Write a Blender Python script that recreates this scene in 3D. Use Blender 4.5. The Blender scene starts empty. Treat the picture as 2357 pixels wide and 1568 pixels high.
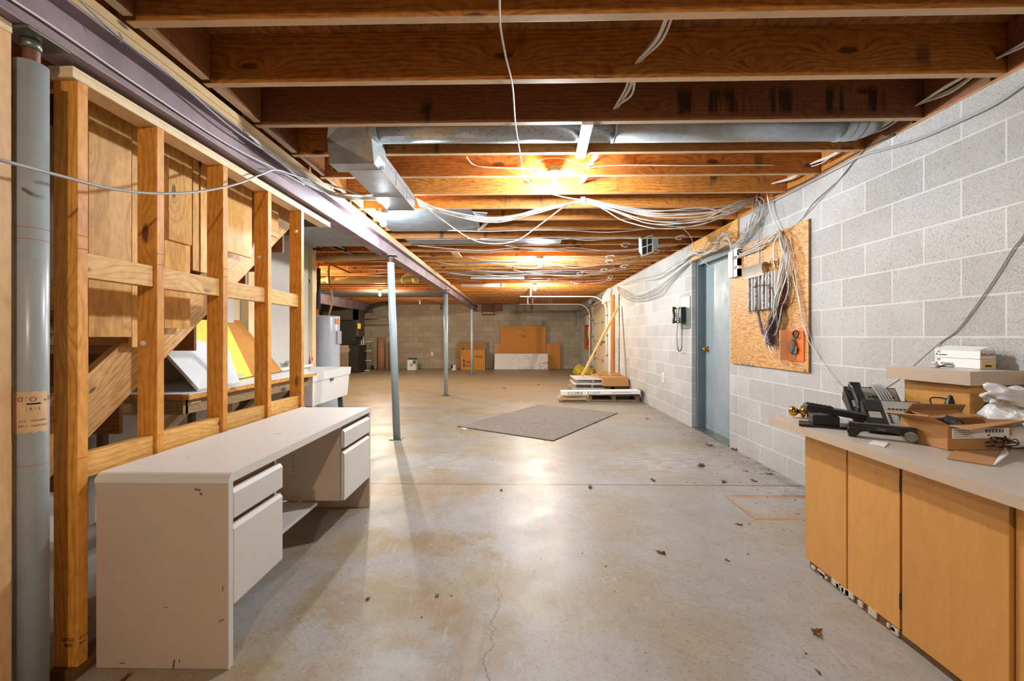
import bpy, bmesh, math, random
from mathutils import Vector, Matrix, Euler

# ------------------------------------------------------------------ camera, world, exposure
PI = math.pi
F = 985.0            # focal length in pixels of the 2357 px wide frame
H = 1.185            # eye height
YAW = math.atan(14.5/985.0)
SC = bpy.context.scene
COL = SC.collection
cam_d = bpy.data.cameras.new('camera'); cam = bpy.data.objects.new('camera', cam_d); COL.objects.link(cam)
cam.location = (0, 0, H); cam.rotation_euler = (PI/2, 0, YAW)
cam_d.sensor_width = 36.0; cam_d.lens = F/2357.0*36.0; cam_d.shift_y = -8.0/2357.0
cam_d.clip_start = 0.02; cam_d.clip_end = 100
SC.camera = cam
SC.view_settings.view_transform = 'Standard'; SC.view_settings.look = 'None'
SC.view_settings.exposure = 0.12; SC.view_settings.gamma = 1.0; SC.view_settings.use_curve_mapping = False
wd = bpy.data.worlds.new('world'); SC.world = wd; wd.use_nodes = True
wd.node_tree.nodes['Background'].inputs[0].default_value = (0.9, 0.95, 1.0, 1)
wd.node_tree.nodes['Background'].inputs[1].default_value = 0.3
BULBS = [  # x, y, colour, strength (0 = a dead bulb)
    (0.27, 3.205, (0.90, 0.955, 1.0), 720), (-1.30, 4.10, (0.88, 0.95, 1.0), 460),
    (0.33, 6.527, (0.88, 0.95, 1.0), 950), (0.38, 9.778, (1.0, 0.85, 0.66), 1200),
    (-3.58, 11.025, (1.0, 0.84, 0.62), 1400), (-4.2, 7.37, (1.0, 0.66, 0.32), 800),
    (0.45, 13.437, None, 0), (-3.2, 13.866, None, 0),
    (-0.2, -1.3, (1.0, 0.84, 0.66), 640)]  # last bulb is unseen, added behind the camera as warm fill

EXPO = 4.0
random.seed(7)
# ------------------------------------------------------------------ helpers
def ray(u, v):
    dx = (u-1178.5)/F
    return Vector((math.cos(YAW)*dx-math.sin(YAW), math.sin(YAW)*dx+math.cos(YAW), -(v-776.0)/F))
def at(u, v, Y=None, X=None, z=None):
    """point of the room seen in direction u, v on the plane Y=, X= or (above the floor) z="""
    d = ray(u, v)
    t = Y/d.y if Y is not None else (X/d.x if X is not None else (z-H)/d.z)
    return Vector((d.x*t, d.y*t, H+d.z*t))

def BM(): return bmesh.new()
def box(bm, x0, x1, y0, y1, z0, z1, M=None, bev=0):
    vs = [Vector((x, y, z)) for x in (x0, x1) for y in (y0, y1) for z in (z0, z1)]
    if M: vs = [M @ v for v in vs]
    v = [bm.verts.new(p) for p in vs]
    fs = [bm.faces.new([v[i] for i in q]) for q in ((0,1,3,2),(4,6,7,5),(0,4,5,1),(2,3,7,6),(0,2,6,4),(1,5,7,3))]
    if bev:
        es = list({e for f in fs for e in f.edges})
        bmesh.ops.bevel(bm, geom=es, offset=bev, segments=2, affect='EDGES', profile=0.5)
    return bm
def beam(bm, a, b, w, h, up=Vector((0,0,1)), bev=0):
    """box from a to b, w across, h along up"""
    a = Vector(a); b = Vector(b); d = (b-a); L = d.length; d.normalize()
    s = d.cross(up).normalized(); u = s.cross(d).normalized()
    M = Matrix((( d.x, s.x, u.x, a.x), (d.y, s.y, u.y, a.y), (d.z, s.z, u.z, a.z), (0,0,0,1)))
    return box(bm, 0, L, -w/2, w/2, -h/2, h/2, M, bev)
def ring(bm, c, r, n, ax, ay):
    return [bm.verts.new(c + ax*(r*math.cos(2*PI*i/n)) + ay*(r*math.sin(2*PI*i/n))) for i in range(n)]
def tube(bm, a, b, r0, r1=None, n=20, cap=True):
    a = Vector(a); b = Vector(b); r1 = r0 if r1 is None else r1
    d = (b-a).normalized(); ax = d.orthogonal().normalized(); ay = d.cross(ax)
    A = ring(bm, a, r0, n, ax, ay); B = ring(bm, b, r1, n, ax, ay)
    for i in range(n): bm.faces.new((A[i], A[(i+1)%n], B[(i+1)%n], B[i])).smooth = True
    if cap: bm.faces.new(A[::-1]); bm.faces.new(B)
    return bm
def lathe(bm, c, prof, n=24, axis=None, smooth=True):
    """prof: list of (radius, height) along axis from c"""
    c = Vector(c); d = Vector(axis or (0,0,1)).normalized(); ax = d.orthogonal().normalized(); ay = d.cross(ax)
    rs = [ring(bm, c+d*h, max(r, 1e-4), n, ax, ay) for r, h in prof]
    for A, B in zip(rs, rs[1:]):
        for i in range(n): bm.faces.new((A[i], A[(i+1)%n], B[(i+1)%n], B[i])).smooth = smooth
    bm.faces.new(rs[0][::-1]); bm.faces.new(rs[-1])
    return bm
def catmull(P, k=8, closed=False):
    P = [Vector(p) for p in P]; out = []
    if len(P) < 3: return P
    Q = [P[0]*2-P[1]] + P + [P[-1]*2-P[-2]]
    for i in range(1, len(Q)-2):
        p0, p1, p2, p3 = Q[i-1:i+3]
        for j in range(k):
            t = j/k
            out.append(0.5*((2*p1)+(p2-p0)*t+(2*p0-5*p1+4*p2-p3)*t*t+(3*p1-p0-3*p2+p3)*t*t*t))
    out.append(P[-1]); return out
def hose(bm, P, r, n=8, k=8, smooth=True):
    P = catmull(P, k) if k > 1 else [Vector(p) for p in P]
    prev = None; ref = None
    rings = []
    for i, p in enumerate(P):
        d = (P[min(i+1, len(P)-1)]-P[max(i-1, 0)]).normalized()
        if ref is None: ref = d.orthogonal().normalized()
        ref = (ref-d*ref.dot(d)); ref = ref.normalized() if ref.length > 1e-6 else d.orthogonal().normalized()
        rr = r(i/(len(P)-1)) if callable(r) else r
        rings.append(ring(bm, p, rr, n, ref, d.cross(ref)))
    for A, B in zip(rings, rings[1:]):
        for i in range(n): bm.faces.new((A[i], A[(i+1)%n], B[(i+1)%n], B[i])).smooth = smooth
    bm.faces.new(rings[0][::-1]); bm.faces.new(rings[-1])
    return bm
def poly(bm, pts, th, nrm=None):
    """flat polygon given as 3-D points, thickened by th along its normal"""
    P = [Vector(p) for p in pts]
    n = Vector(nrm) if nrm else (P[1]-P[0]).cross(P[2]-P[0]).normalized()
    A = [bm.verts.new(p) for p in P]; B = [bm.verts.new(p+n*th) for p in P]; k = len(P)
    bm.faces.new(A[::-1]); bm.faces.new(B)
    for i in range(k): bm.faces.new((A[i], A[(i+1)%k], B[(i+1)%k], B[i]))
    return bm
def link(o):
    COL.objects.link(o); return o
def wloc(o):
    v = Vector((0,0,0))
    while o is not None: v += o.location; o = o.parent
    return v
def obj(name, bm, mat, parent=None, local=False, label=None, loc=None):
    bmesh.ops.recalc_face_normals(bm, faces=bm.faces[:])
    me = bpy.data.meshes.new(name)
    if parent is not None:
        if not local: bmesh.ops.translate(bm, verts=bm.verts, vec=-wloc(parent))
        o = bpy.data.objects.new(name, me)
    else:
        o = bpy.data.objects.new(name, me)
        xs = [v.co for v in bm.verts]
        if loc is None:
            loc = Vector(((min(c.x for c in xs)+max(c.x for c in xs))/2, (min(c.y for c in xs)+max(c.y for c in xs))/2, min(c.z for c in xs)))
        bmesh.ops.translate(bm, verts=bm.verts, vec=-Vector(loc)); o.location = loc
    bm.to_mesh(me); bm.free()
    me.materials.append(mat)
    link(o); o.parent = parent
    if label: o['label'] = label
    return o
def tag(o, label, cat, group=None, kind=None):
    o['label'] = label; o['category'] = cat
    if group: o['group'] = group
    if kind: o['kind'] = kind
    return o
def thing(name, label, cat, loc=(0,0,0), rz=0, group=None):
    o = link(bpy.data.objects.new(name, None)); o.location = loc; o.rotation_euler = (0,0,rz); o.empty_display_size = 0.05
    return tag(o, label, cat, group)
def struct(name, bm, mat, parent=None, **k):
    o = obj(name, bm, mat, parent, loc=(0,0,0) if parent is None else None, **k)
    if parent is None: o['kind'] = 'structure'
    return o
def dup(o, loc=None, rz=None, label=None, group=None, parent=None):
    c = o.copy(); link(c); c.parent = parent
    if loc is not None: c.location = loc
    if rz is not None: c.rotation_euler = (0,0,rz)
    if label: c['label'] = label
    if group: c['group'] = group
    for ch in list(o.children): dup(ch, parent=c)
    return c
def text(s, size, mat, parent, M, name='lettering', ext=0.0004, sx=1.0):
    cu = bpy.data.curves.new(name, 'FONT'); cu.body = s; cu.size = size; cu.extrude = ext; cu.align_x = 'CENTER'; cu.align_y = 'CENTER'
    cu.materials.append(mat)
    tmp = bpy.data.objects.new('tmp', cu); COL.objects.link(tmp)
    dg = bpy.context.evaluated_depsgraph_get(); dg.update()
    me = bpy.data.meshes.new_from_object(tmp.evaluated_get(dg)); me.name = name
    bpy.data.objects.remove(tmp); bpy.data.curves.remove(cu)
    o = link(bpy.data.objects.new(name, me)); o.parent = parent
    o.matrix_basis = M @ Matrix.Diagonal((sx, 1, 1, 1)); return o
def frame(o, x, y):
    """matrix with origin o, x axis x, y axis y"""
    x = Vector(x).normalized(); y = Vector(y); z = x.cross(y).normalized(); y = z.cross(x); o = Vector(o)
    return Matrix(((x.x, y.x, z.x, o.x), (x.y, y.y, z.y, o.y), (x.z, y.z, z.z, o.z), (0,0,0,1)))

# ------------------------------------------------------------------ materials
def s2l(c):
    if isinstance(c, str): c = [int(c[i:i+2], 16)/255 for i in (0, 2, 4)]
    return tuple(((x/12.92) if x <= 0.04045 else ((x+0.055)/1.055)**2.4) for x in c[:3]) + (1.0,)
class NT:
    def __init__(s, name):
        s.m = bpy.data.materials.new(name); s.m.use_nodes = True; s.t = s.m.node_tree; s.t.nodes.clear()
        s.out = s.t.nodes.new('ShaderNodeOutputMaterial'); s.b = s.t.nodes.new('ShaderNodeBsdfPrincipled')
        s.t.links.new(s.b.outputs[0], s.out.inputs[0])
    def set(s, node, key, val):
        i = node.inputs[key]
        if isinstance(val, bpy.types.NodeSocket): s.t.links.new(val, i)
        elif val is not None:
            if hasattr(i.default_value, '__len__') and not hasattr(val, '__len__'): val = [val]*len(i.default_value)
            i.default_value = val
    def n(s, typ, out=0, props=None, **k):
        nd = s.t.nodes.new('ShaderNode'+typ)
        for a, b in (props or {}).items(): setattr(nd, a, b)
        for a, b in k.items():
            key = int(a[1:]) if a[0] == '_' and a[1:].isdigit() else a.replace('_', ' ')
            s.set(nd, key, b)
        return nd.outputs[out]
    def math(s, op, a, b=None, c=None, clamp=False):
        return s.n('Math', props={'operation': op, 'use_clamp': clamp}, _0=a, _1=b, _2=c)
    def mix(s, f, a, b, mode='MIX'):
        nd = s.t.nodes.new('ShaderNodeMix'); nd.data_type = 'RGBA'; nd.blend_type = mode
        s.set(nd, 0, f); s.set(nd, 6, a); s.set(nd, 7, b); return nd.outputs[2]
    def ramp(s, f, lo, hi, a=0.0, b=1.0):
        nd = s.t.nodes.new('ShaderNodeMapRange'); nd.clamp = True
        s.set(nd, 0, f); s.set(nd, 1, lo); s.set(nd, 2, hi); s.set(nd, 3, a); s.set(nd, 4, b); return nd.outputs[0]
    def coord(s, kind='Object'):
        return s.n('TexCoord', kind)
    def vmul(s, v, k): return s.n('VectorMath', props={'operation': 'MULTIPLY'}, _0=v, _1=k)
    def vadd(s, v, k): return s.n('VectorMath', props={'operation': 'ADD'}, _0=v, _1=k)
    def noise(s, v, sc, det=2.0, rough=0.5, dist=0.0, out=0):
        return s.n('TexNoise', out, Vector=v, Scale=sc, Detail=det, Roughness=rough, Distortion=dist)
    def sep(s, v): 
        nd = s.t.nodes.new('ShaderNodeSeparateXYZ'); s.set(nd, 0, v); return nd.outputs
    def comb(s, x, y, z): return s.n('CombineXYZ', _0=x, _1=y, _2=z)
    def bump(s, h, st=0.3, d=0.002): return s.n('Bump', Strength=st, Distance=d, Height=h)
    def fin(s, col, rough=0.6, metal=0.0, normal=None, **k):
        s.set(s.b, 'Base Color', col); s.set(s.b, 'Roughness', rough); s.set(s.b, 'Metallic', metal)
        if normal is not None: s.set(s.b, 'Normal', normal)
        for a, b in k.items(): s.set(s.b, a.replace('_', ' '), b)
        return s.m
MATS = {}
def plain(name, c, rough=0.55, metal=0.0, var=0.06, sc=6.0, **k):
    if name in MATS: return MATS[name]
    s = NT(name); v = s.coord()
    n = s.noise(v, sc, 4, 0.6)
    c = s2l(c); d = tuple(x*(1-var*2.5) for x in c[:3])+(1,)
    r = s.ramp(s.noise(v, sc*2.3, 2), 0.3, 0.7, rough*0.85, min(1, rough*1.15))
    MATS[name] = s.fin(s.mix(s.ramp(n, 0.35, 0.75), c, d), r, metal, **k); return MATS[name]
def wood(name, light, dark, axis='X', knot='3a1c0c', knots=1.0, grain=1.0, rough=0.55, var=0.25, stain=0.0, band=None, pale=0.0):
    s = NT(name); v = s.coord(); rnd = s.n('ObjectInfo', 'Random')
    x, y, z = s.sep(v)
    if band:
        bn = s.ramp(s.noise(s.comb(s.math('MULTIPLY', x, 17.0), 0.0, s.math('MULTIPLY', z, 1.5)), 1.0, 2, 0.6), 0.47, 0.56)
        bw = s.math('MULTIPLY', s.ramp(x, band[0], band[0]+0.15), s.ramp(x, band[1], band[1]-0.08))
        bz = s.math('MULTIPLY', s.ramp(z, 0.02, 0.05), s.ramp(z, 0.20, 0.15)); bandm = s.math('MULTIPLY', s.math('MULTIPLY', bn, bw), bz)
    if axis == 'Y': x, y = y, x
    if axis == 'D': x, y, z = s.math('ADD', s.math('MULTIPLY', y, 0.777), s.math('MULTIPLY', z, 0.629)), x, s.math('SUBTRACT', s.math('MULTIPLY', z, 0.777), s.math('MULTIPLY', y, 0.629))
    if axis == 'Z': x, z = z, x
    off = s.math('MULTIPLY', rnd, 37.0)
    x = s.math('ADD', x, off); y = s.math('ADD', y, s.math('MULTIPLY', rnd, 11.0))
    base = s.comb(x, y, z)
    kv = s.comb(s.math('MULTIPLY', x, 1.5), s.math('MULTIPLY', s.math('ADD', y, z), 4.2), 0.0)
    vor = s.n('TexVoronoi', 'Distance', props={'voronoi_dimensions': '2D'}, Vector=kv, Scale=1.0, Randomness=1.0)
    infl = s.ramp(vor, 0.0, 0.42, 1.0, 0.0)
    warp = s.math('MULTIPLY', s.math('POWER', infl, 2.0), 0.10*knots)
    low = s.noise(s.vmul(base, (0.8, 3.0, 3.0)), 1.0, 2)
    w = s.math('ADD', s.math('ADD', z, warp), s.math('MULTIPLY', low, 0.16))
    gv = s.comb(s.math('MULTIPLY', x, 0.35), s.math('ADD', s.math('MULTIPLY', y, 1.0), s.math('MULTIPLY', low, 0.10)), w)
    g1 = s.noise(gv, 55.0, 2, 0.55)
    g2 = s.noise(s.vmul(base, (4.0, 120.0, 120.0)), 1.0, 2)
    wave = s.n('TexWave', 'Fac', props={'wave_type': 'BANDS', 'bands_direction': 'Z'}, Vector=gv, Scale=14.0, Distortion=2.2, Detail=2.0, Detail_Scale=1.2)
    g = s.math('ADD', s.math('MULTIPLY', s.ramp(g1, 0.38, 0.68), 0.5), s.math('MULTIPLY', s.ramp(wave, 0.55, 1.0), 0.42))
    g = s.math('MULTIPLY', g, grain*0.9, clamp=True)
    L = s2l(light); D = s2l(dark)
    col = s.mix(g, L, D)
    col = s.mix(s.math('MULTIPLY', s.ramp(g2, 0.5, 0.75), 0.25), col, D)
    tone = s.ramp(s.noise(s.vmul(base, (0.9, 2.5, 2.5)), 1.3, 3), 0.3, 0.75, 0.0, var)
    col = s.mix(tone, col, s.mix(0.55, D, s2l(knot)))
    tint = s.ramp(rnd, 0.0, 1.0, 1.0-var*0.7, 1.06)
    col = s.mix(1.0, col, s.comb(tint, tint, tint), 'MULTIPLY')
    if knots:
        km = s.math('MULTIPLY', s.ramp(vor, 0.050*knots, 0.075*knots+0.01, 1.0, 0.0), 0.85)
        sel = s.ramp(s.noise(kv, 0.9, 0), 0.47, 0.52)
        col = s.mix(s.math('MULTIPLY', km, sel), col, s2l(knot))
    if stain:
        st = s.ramp(s.noise(s.vmul(base, (9.0, 1.5, 1.5)), 1.0, 2), 0.60, 0.70)
        gate = s.ramp(s.noise(s.vmul(base, (0.5, 0.5, 3.0)), 1.0, 1), 0.48, 0.6)
        col = s.mix(s.math('MULTIPLY', s.math('MULTIPLY', st, gate), stain), col, s2l('1a1210'))
    if pale:  # bright light on undersides painted in: downward faces mixed towards a paler tone
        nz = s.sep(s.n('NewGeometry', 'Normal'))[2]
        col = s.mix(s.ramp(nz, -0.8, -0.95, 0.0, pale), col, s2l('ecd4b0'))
    if band: col = s.mix(s.math('MULTIPLY', bandm, 0.85), col, s2l('15100e'))
    MATS[name] = s.fin(col, rough, 0.0, s.bump(g1, 0.15, 0.001)); return MATS[name]
def blocks(name, axis, c1, c2, mort, off, z0=-0.034, pit=1.0, mw=0.006):
    s = NT(name); v = s.coord(); x, y, z = s.sep(v)
    h = s.math('ADD', y if axis == 'Y' else x, off)
    uv = s.comb(h, s.math('SUBTRACT', z, z0), 0.0)
    br = s.t.nodes.new('ShaderNodeTexBrick'); br.offset = 0.5
    for k, q in (('Vector', uv), ('Color1', s2l(c1)), ('Color2', s2l(c2)), ('Mortar', s2l(mort)), ('Scale', 1.0), ('Mortar Size', mw), ('Mortar Smooth', 0.35), ('Bias', 0.0), ('Brick Width', 0.4064), ('Row Height', 0.2032)): s.set(br, k, q)
    fac = br.outputs['Fac']; col = br.outputs['Color']
    vn = s.t.nodes.new('ShaderNodeTexVoronoi'); s.set(vn, 'Vector', s.vadd(v, s.vmul(s.noise(v, 90.0, 2, out=1), 0.006))); s.set(vn, 'Scale', 120.0)
    rad = s.ramp(s.sep(vn.outputs['Color'])[0], 0.25, 1.0, 0.0, 0.5)
    p1 = s.ramp(s.math('SUBTRACT', vn.outputs['Distance'], rad), -0.08, 0.02, 1.0, 0.0)
    p2 = s.ramp(s.noise(v, 260.0, 2, 0.6), 0.56, 0.64, 0, 0.8)
    pm = s.math('MULTIPLY', s.math('MAXIMUM', s.math('MULTIPLY', p1, s.ramp(rad, 0.02, 0.10)), p2), s.math('SUBTRACT', 1.0, fac))
    gate = s.ramp(s.noise(v, 1.7, 3, 0.6), 0.25, 0.62, 0.25, 1.0)
    gm = s.math('MULTIPLY', s.math('MULTIPLY', pm, gate), pit*0.8, clamp=True)
    col = s.mix(gm, col, s2l('4a4844'))
    col = s.mix(s.ramp(s.noise(v, 2.3, 5, 0.65), 0.42, 0.75, 0.0, 0.30), col, s2l('8d877c'))
    hgt = s.math('SUBTRACT', s.math('MULTIPLY', fac, 0.35), s.math('MULTIPLY', pm, 0.8))
    MATS[name] = s.fin(col, 0.85, 0.0, s.bump(hgt, 0.55, 0.004)); return MATS[name]
def ply(name, light, dark, ax='Y'):
    s = NT(name); v = s.coord(); x, y, z = s.sep(v)
    base = s.comb(x, s.math('MULTIPLY', y, 0.8), s.math('MULTIPLY', z, 4.5))
    n = s.noise(base, 2.3, 3, 0.5, 0.25)
    r = s.math('SINE', s.math('MULTIPLY', n, 90.0))
    g = s.ramp(r, -0.2, 1.0)
    f = s.noise(s.vmul(base, (1, 6, 30)), 6.0, 2)
    col = s.mix(s.math('MULTIPLY', g, 0.75), s2l(light), s2l(dark))
    col = s.mix(s.ramp(f, 0.4, 0.8, 0, 0.3), col, s2l(dark))
    MATS[name] = s.fin(col, 0.55); return MATS[name]
def galv(name, c='a9b2b8', rough=0.35, speck=0.0):
    s = NT(name); v = s.coord()
    vo = s.n('TexVoronoi', 'Color', Vector=v, Scale=45.0)
    n = s.noise(v, 8.0, 4, 0.6)
    f = s.math('MULTIPLY', s.sep(vo)[0], 0.25)
    col = s.mix(f, s2l(c), s2l('6d7880'))
    col = s.mix(s.ramp(n, 0.35, 0.75, 0, 0.35), col, s2l('d4d8da'))
    if speck:
        k = s.ramp(s.noise(v, 75.0, 2, 0.5, 1.5), 0.63, 0.68, 0, speck)
        gx = s.ramp(s.sep(v)[0], 0.95, 1.15, 1.0, 0.0)
        col = s.mix(s.math('MULTIPLY', k, gx), col, s2l('3a3630'))
    MATS[name] = s.fin(col, rough, 0.65); return MATS[name]
def emis(name, col, st):
    s = NT(name); s.t.nodes.remove(s.b)
    e = s.n('Emission', Color=col, Strength=st); s.t.links.new(e, s.out.inputs[0]); return s.m

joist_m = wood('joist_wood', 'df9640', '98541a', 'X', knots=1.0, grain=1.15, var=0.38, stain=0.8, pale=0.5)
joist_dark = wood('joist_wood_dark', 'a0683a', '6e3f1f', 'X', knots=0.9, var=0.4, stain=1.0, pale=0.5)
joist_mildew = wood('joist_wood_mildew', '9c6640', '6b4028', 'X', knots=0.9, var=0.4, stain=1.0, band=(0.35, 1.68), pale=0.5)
stud_m = wood('stud_wood', 'eba646', 'ae6616', 'Z', knots=0.9, grain=0.85, var=0.14)
plate_m = wood('plate_wood', 'efdab4', 'c79e66', 'Y', knots=0.5, grain=0.6, var=0.2)
block_m = wood('blocking_wood', 'eebc68', 'b97c30', 'Y', knots=0.6, grain=0.9, var=0.2)
plank_m = wood('plank_wood', 'f0bc66', 'b4762c', 'Z', knots=0.8, grain=0.8, var=0.16)
string_m = wood('stringer_wood', 'e4b470', 'a87236', 'D', knots=0.4, grain=1.0, var=0.15)
tread_m = wood('tread_wood', 'b07a45', '7d4d24', 'X', knots=0.6, var=0.4)
pine_m = wood('pine_wood', 'ecd5a6', 'd4ae70', 'Z', knots=0.6, grain=0.6, var=0.15)
pine_x = wood('pine_wood_across', 'e6cb98', 'c9a468', 'X', knots=0.5, grain=0.6, var=0.2)
deck_m = wood('deck_wood', 'bd8244', '7d4a1f', 'Y', knots=0.7, grain=1.2, var=0.5)
door_ply = wood('counter_door_wood', 'dba054', 'c4873c', 'Z', knots=0.0, grain=0.45, var=0.16, rough=0.38)
grey_wood = wood('pallet_wood', 'b9a892', '8c7a64', 'X', knots=0.4, grain=0.8, var=0.3, rough=0.8)
oldwood = wood('old_wood', '8a7054', '5e452e', 'X', knots=0.4, grain=0.8, var=0.4, rough=0.8)
ply_m = ply('plywood', 'd0a062', '9c6428')
ply_y = ply('plywood_yellow', 'dda046', 'a5701f')
wall_r_m = blocks('painted_block', 'Y', 'c2c4c4', 'b4b5b4', 'd0d2d3', -0.2002+0.4064*60)
wall_b_m = blocks('bare_block', 'X', 'b3a592', 'a09380', '8a7f6f', 0.11+0.4064*60, pit=0.8, mw=0.007)
drywall = plain('drywall', 'c9c5bc', 0.8, var=0.03)
desk_m = plain('desk_laminate', 'd8d6d2', 0.45, var=0.0, sc=1.0)
desk_f = plain('desk_front', 'd6d4d0', 0.4, var=0.02)
desk_in = plain('desk_inside', 'c9b7a4', 0.5, var=0.03)
lam_m = plain('counter_laminate', 'c8bfb4', 0.35, var=0.03)
lam_edge = plain('counter_edge_laminate', 'c4b19c', 0.4, var=0.02)
grey_paint = plain('grey_paint', 'a8b2b6', 0.32, var=0.08, sc=4)
far_post = plain('post_paint', '9fb0ba', 0.35, var=0.06)
beam_m = plain('beam_primer', '9b868e', 0.5, var=0.22, sc=3)
steel = plain('dull_steel', '80847f', 0.35, 0.7, var=0.1)
rust = plain('rusty_thread', '7d5844', 0.6, 0.4, var=0.2, sc=30)
galv_m = galv('galvanized'); galv_sp = galv('galvanized_specked', 'b4bac0', 0.3, 0.9)
galv_d = galv('sheet_metal', '8d98a2', 0.42)
door_m = plain('door_paint', '8fa1a8', 0.45, var=0.09, sc=2)
frame_m = plain('frame_paint', '5f7079', 0.4, var=0.05)
brass = plain('brass', 'c79a3c', 0.18, 1.0, var=0.08)
chrome = plain('chrome', 'c8ccd0', 0.12, 1.0, var=0.03)
black = plain('black_plastic', '15171a', 0.38, var=0.1)
black_soft = plain('black_rubber', '1c1d20', 0.7, var=0.1)
greyp = plain('grey_plastic', 'a7a49c', 0.5, var=0.04)
whitep = plain('white_plastic', 'e6e5e1', 0.4, var=0.02)
whitem = plain('white_metal', 'e2e3e4', 0.35, var=0.03)
cable_w = plain('cable_white', 'dedad2', 0.45, var=0.03)
cable_g = plain('cable_grey', 'a6a8a8', 0.5, var=0.04)
cable_d = plain('cable_dark', '3e3f40', 0.5, var=0.05)
card = plain('cardboard', 'bd8c58', 0.8, var=0.05)
card_d = plain('cardboard_orange', 'c08238', 0.8, var=0.05)
card_in = plain('cardboard_inside', '9c7850', 0.85, var=0.06)
paperw = plain('white_card', 'ecebe9', 0.6, var=0.02)
cream = plain('cream_paint', 'dccba6', 0.5, var=0.05)
yellow = plain('yellow_board', 'e6d24c', 0.6, var=0.08)
orange = plain('orange_plastic', 'e8722a', 0.4, var=0.04)
pvc = plain('pvc_pipe', 'f4e6a0', 0.35, var=0.05)
copper = plain('copper_pipe', 'a8683c', 0.3, 0.8, var=0.1)
heater_m = plain('heater_enamel', 'c3cbd6', 0.3, var=0.02)
duct_dk = plain('dark_duct', '4c463e', 0.6, 0.1, var=0.15)
duct_bk = plain('black_duct', '24241f', 0.6, 0.1, var=0.1)
tan_m = plain('furnace_tan', '8c7a63', 0.5, var=0.08)
ink = plain('ink_black', '16161a', 0.6, var=0.0)
red_ink = plain('red_chalk', 'd04a32', 0.8, var=0.1)
blue_ink = plain('ink_blue', '1e2a4a', 0.6, var=0.0)
leaf_m = plain('dry_leaf', 'b4804e', 0.7, var=0.3, sc=40)
foam = plain('foam_plug', 'efe4cf', 0.7, var=0.05)
porcel = plain('porcelain', 'd8d8d6', 0.3, var=0.02)

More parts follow.
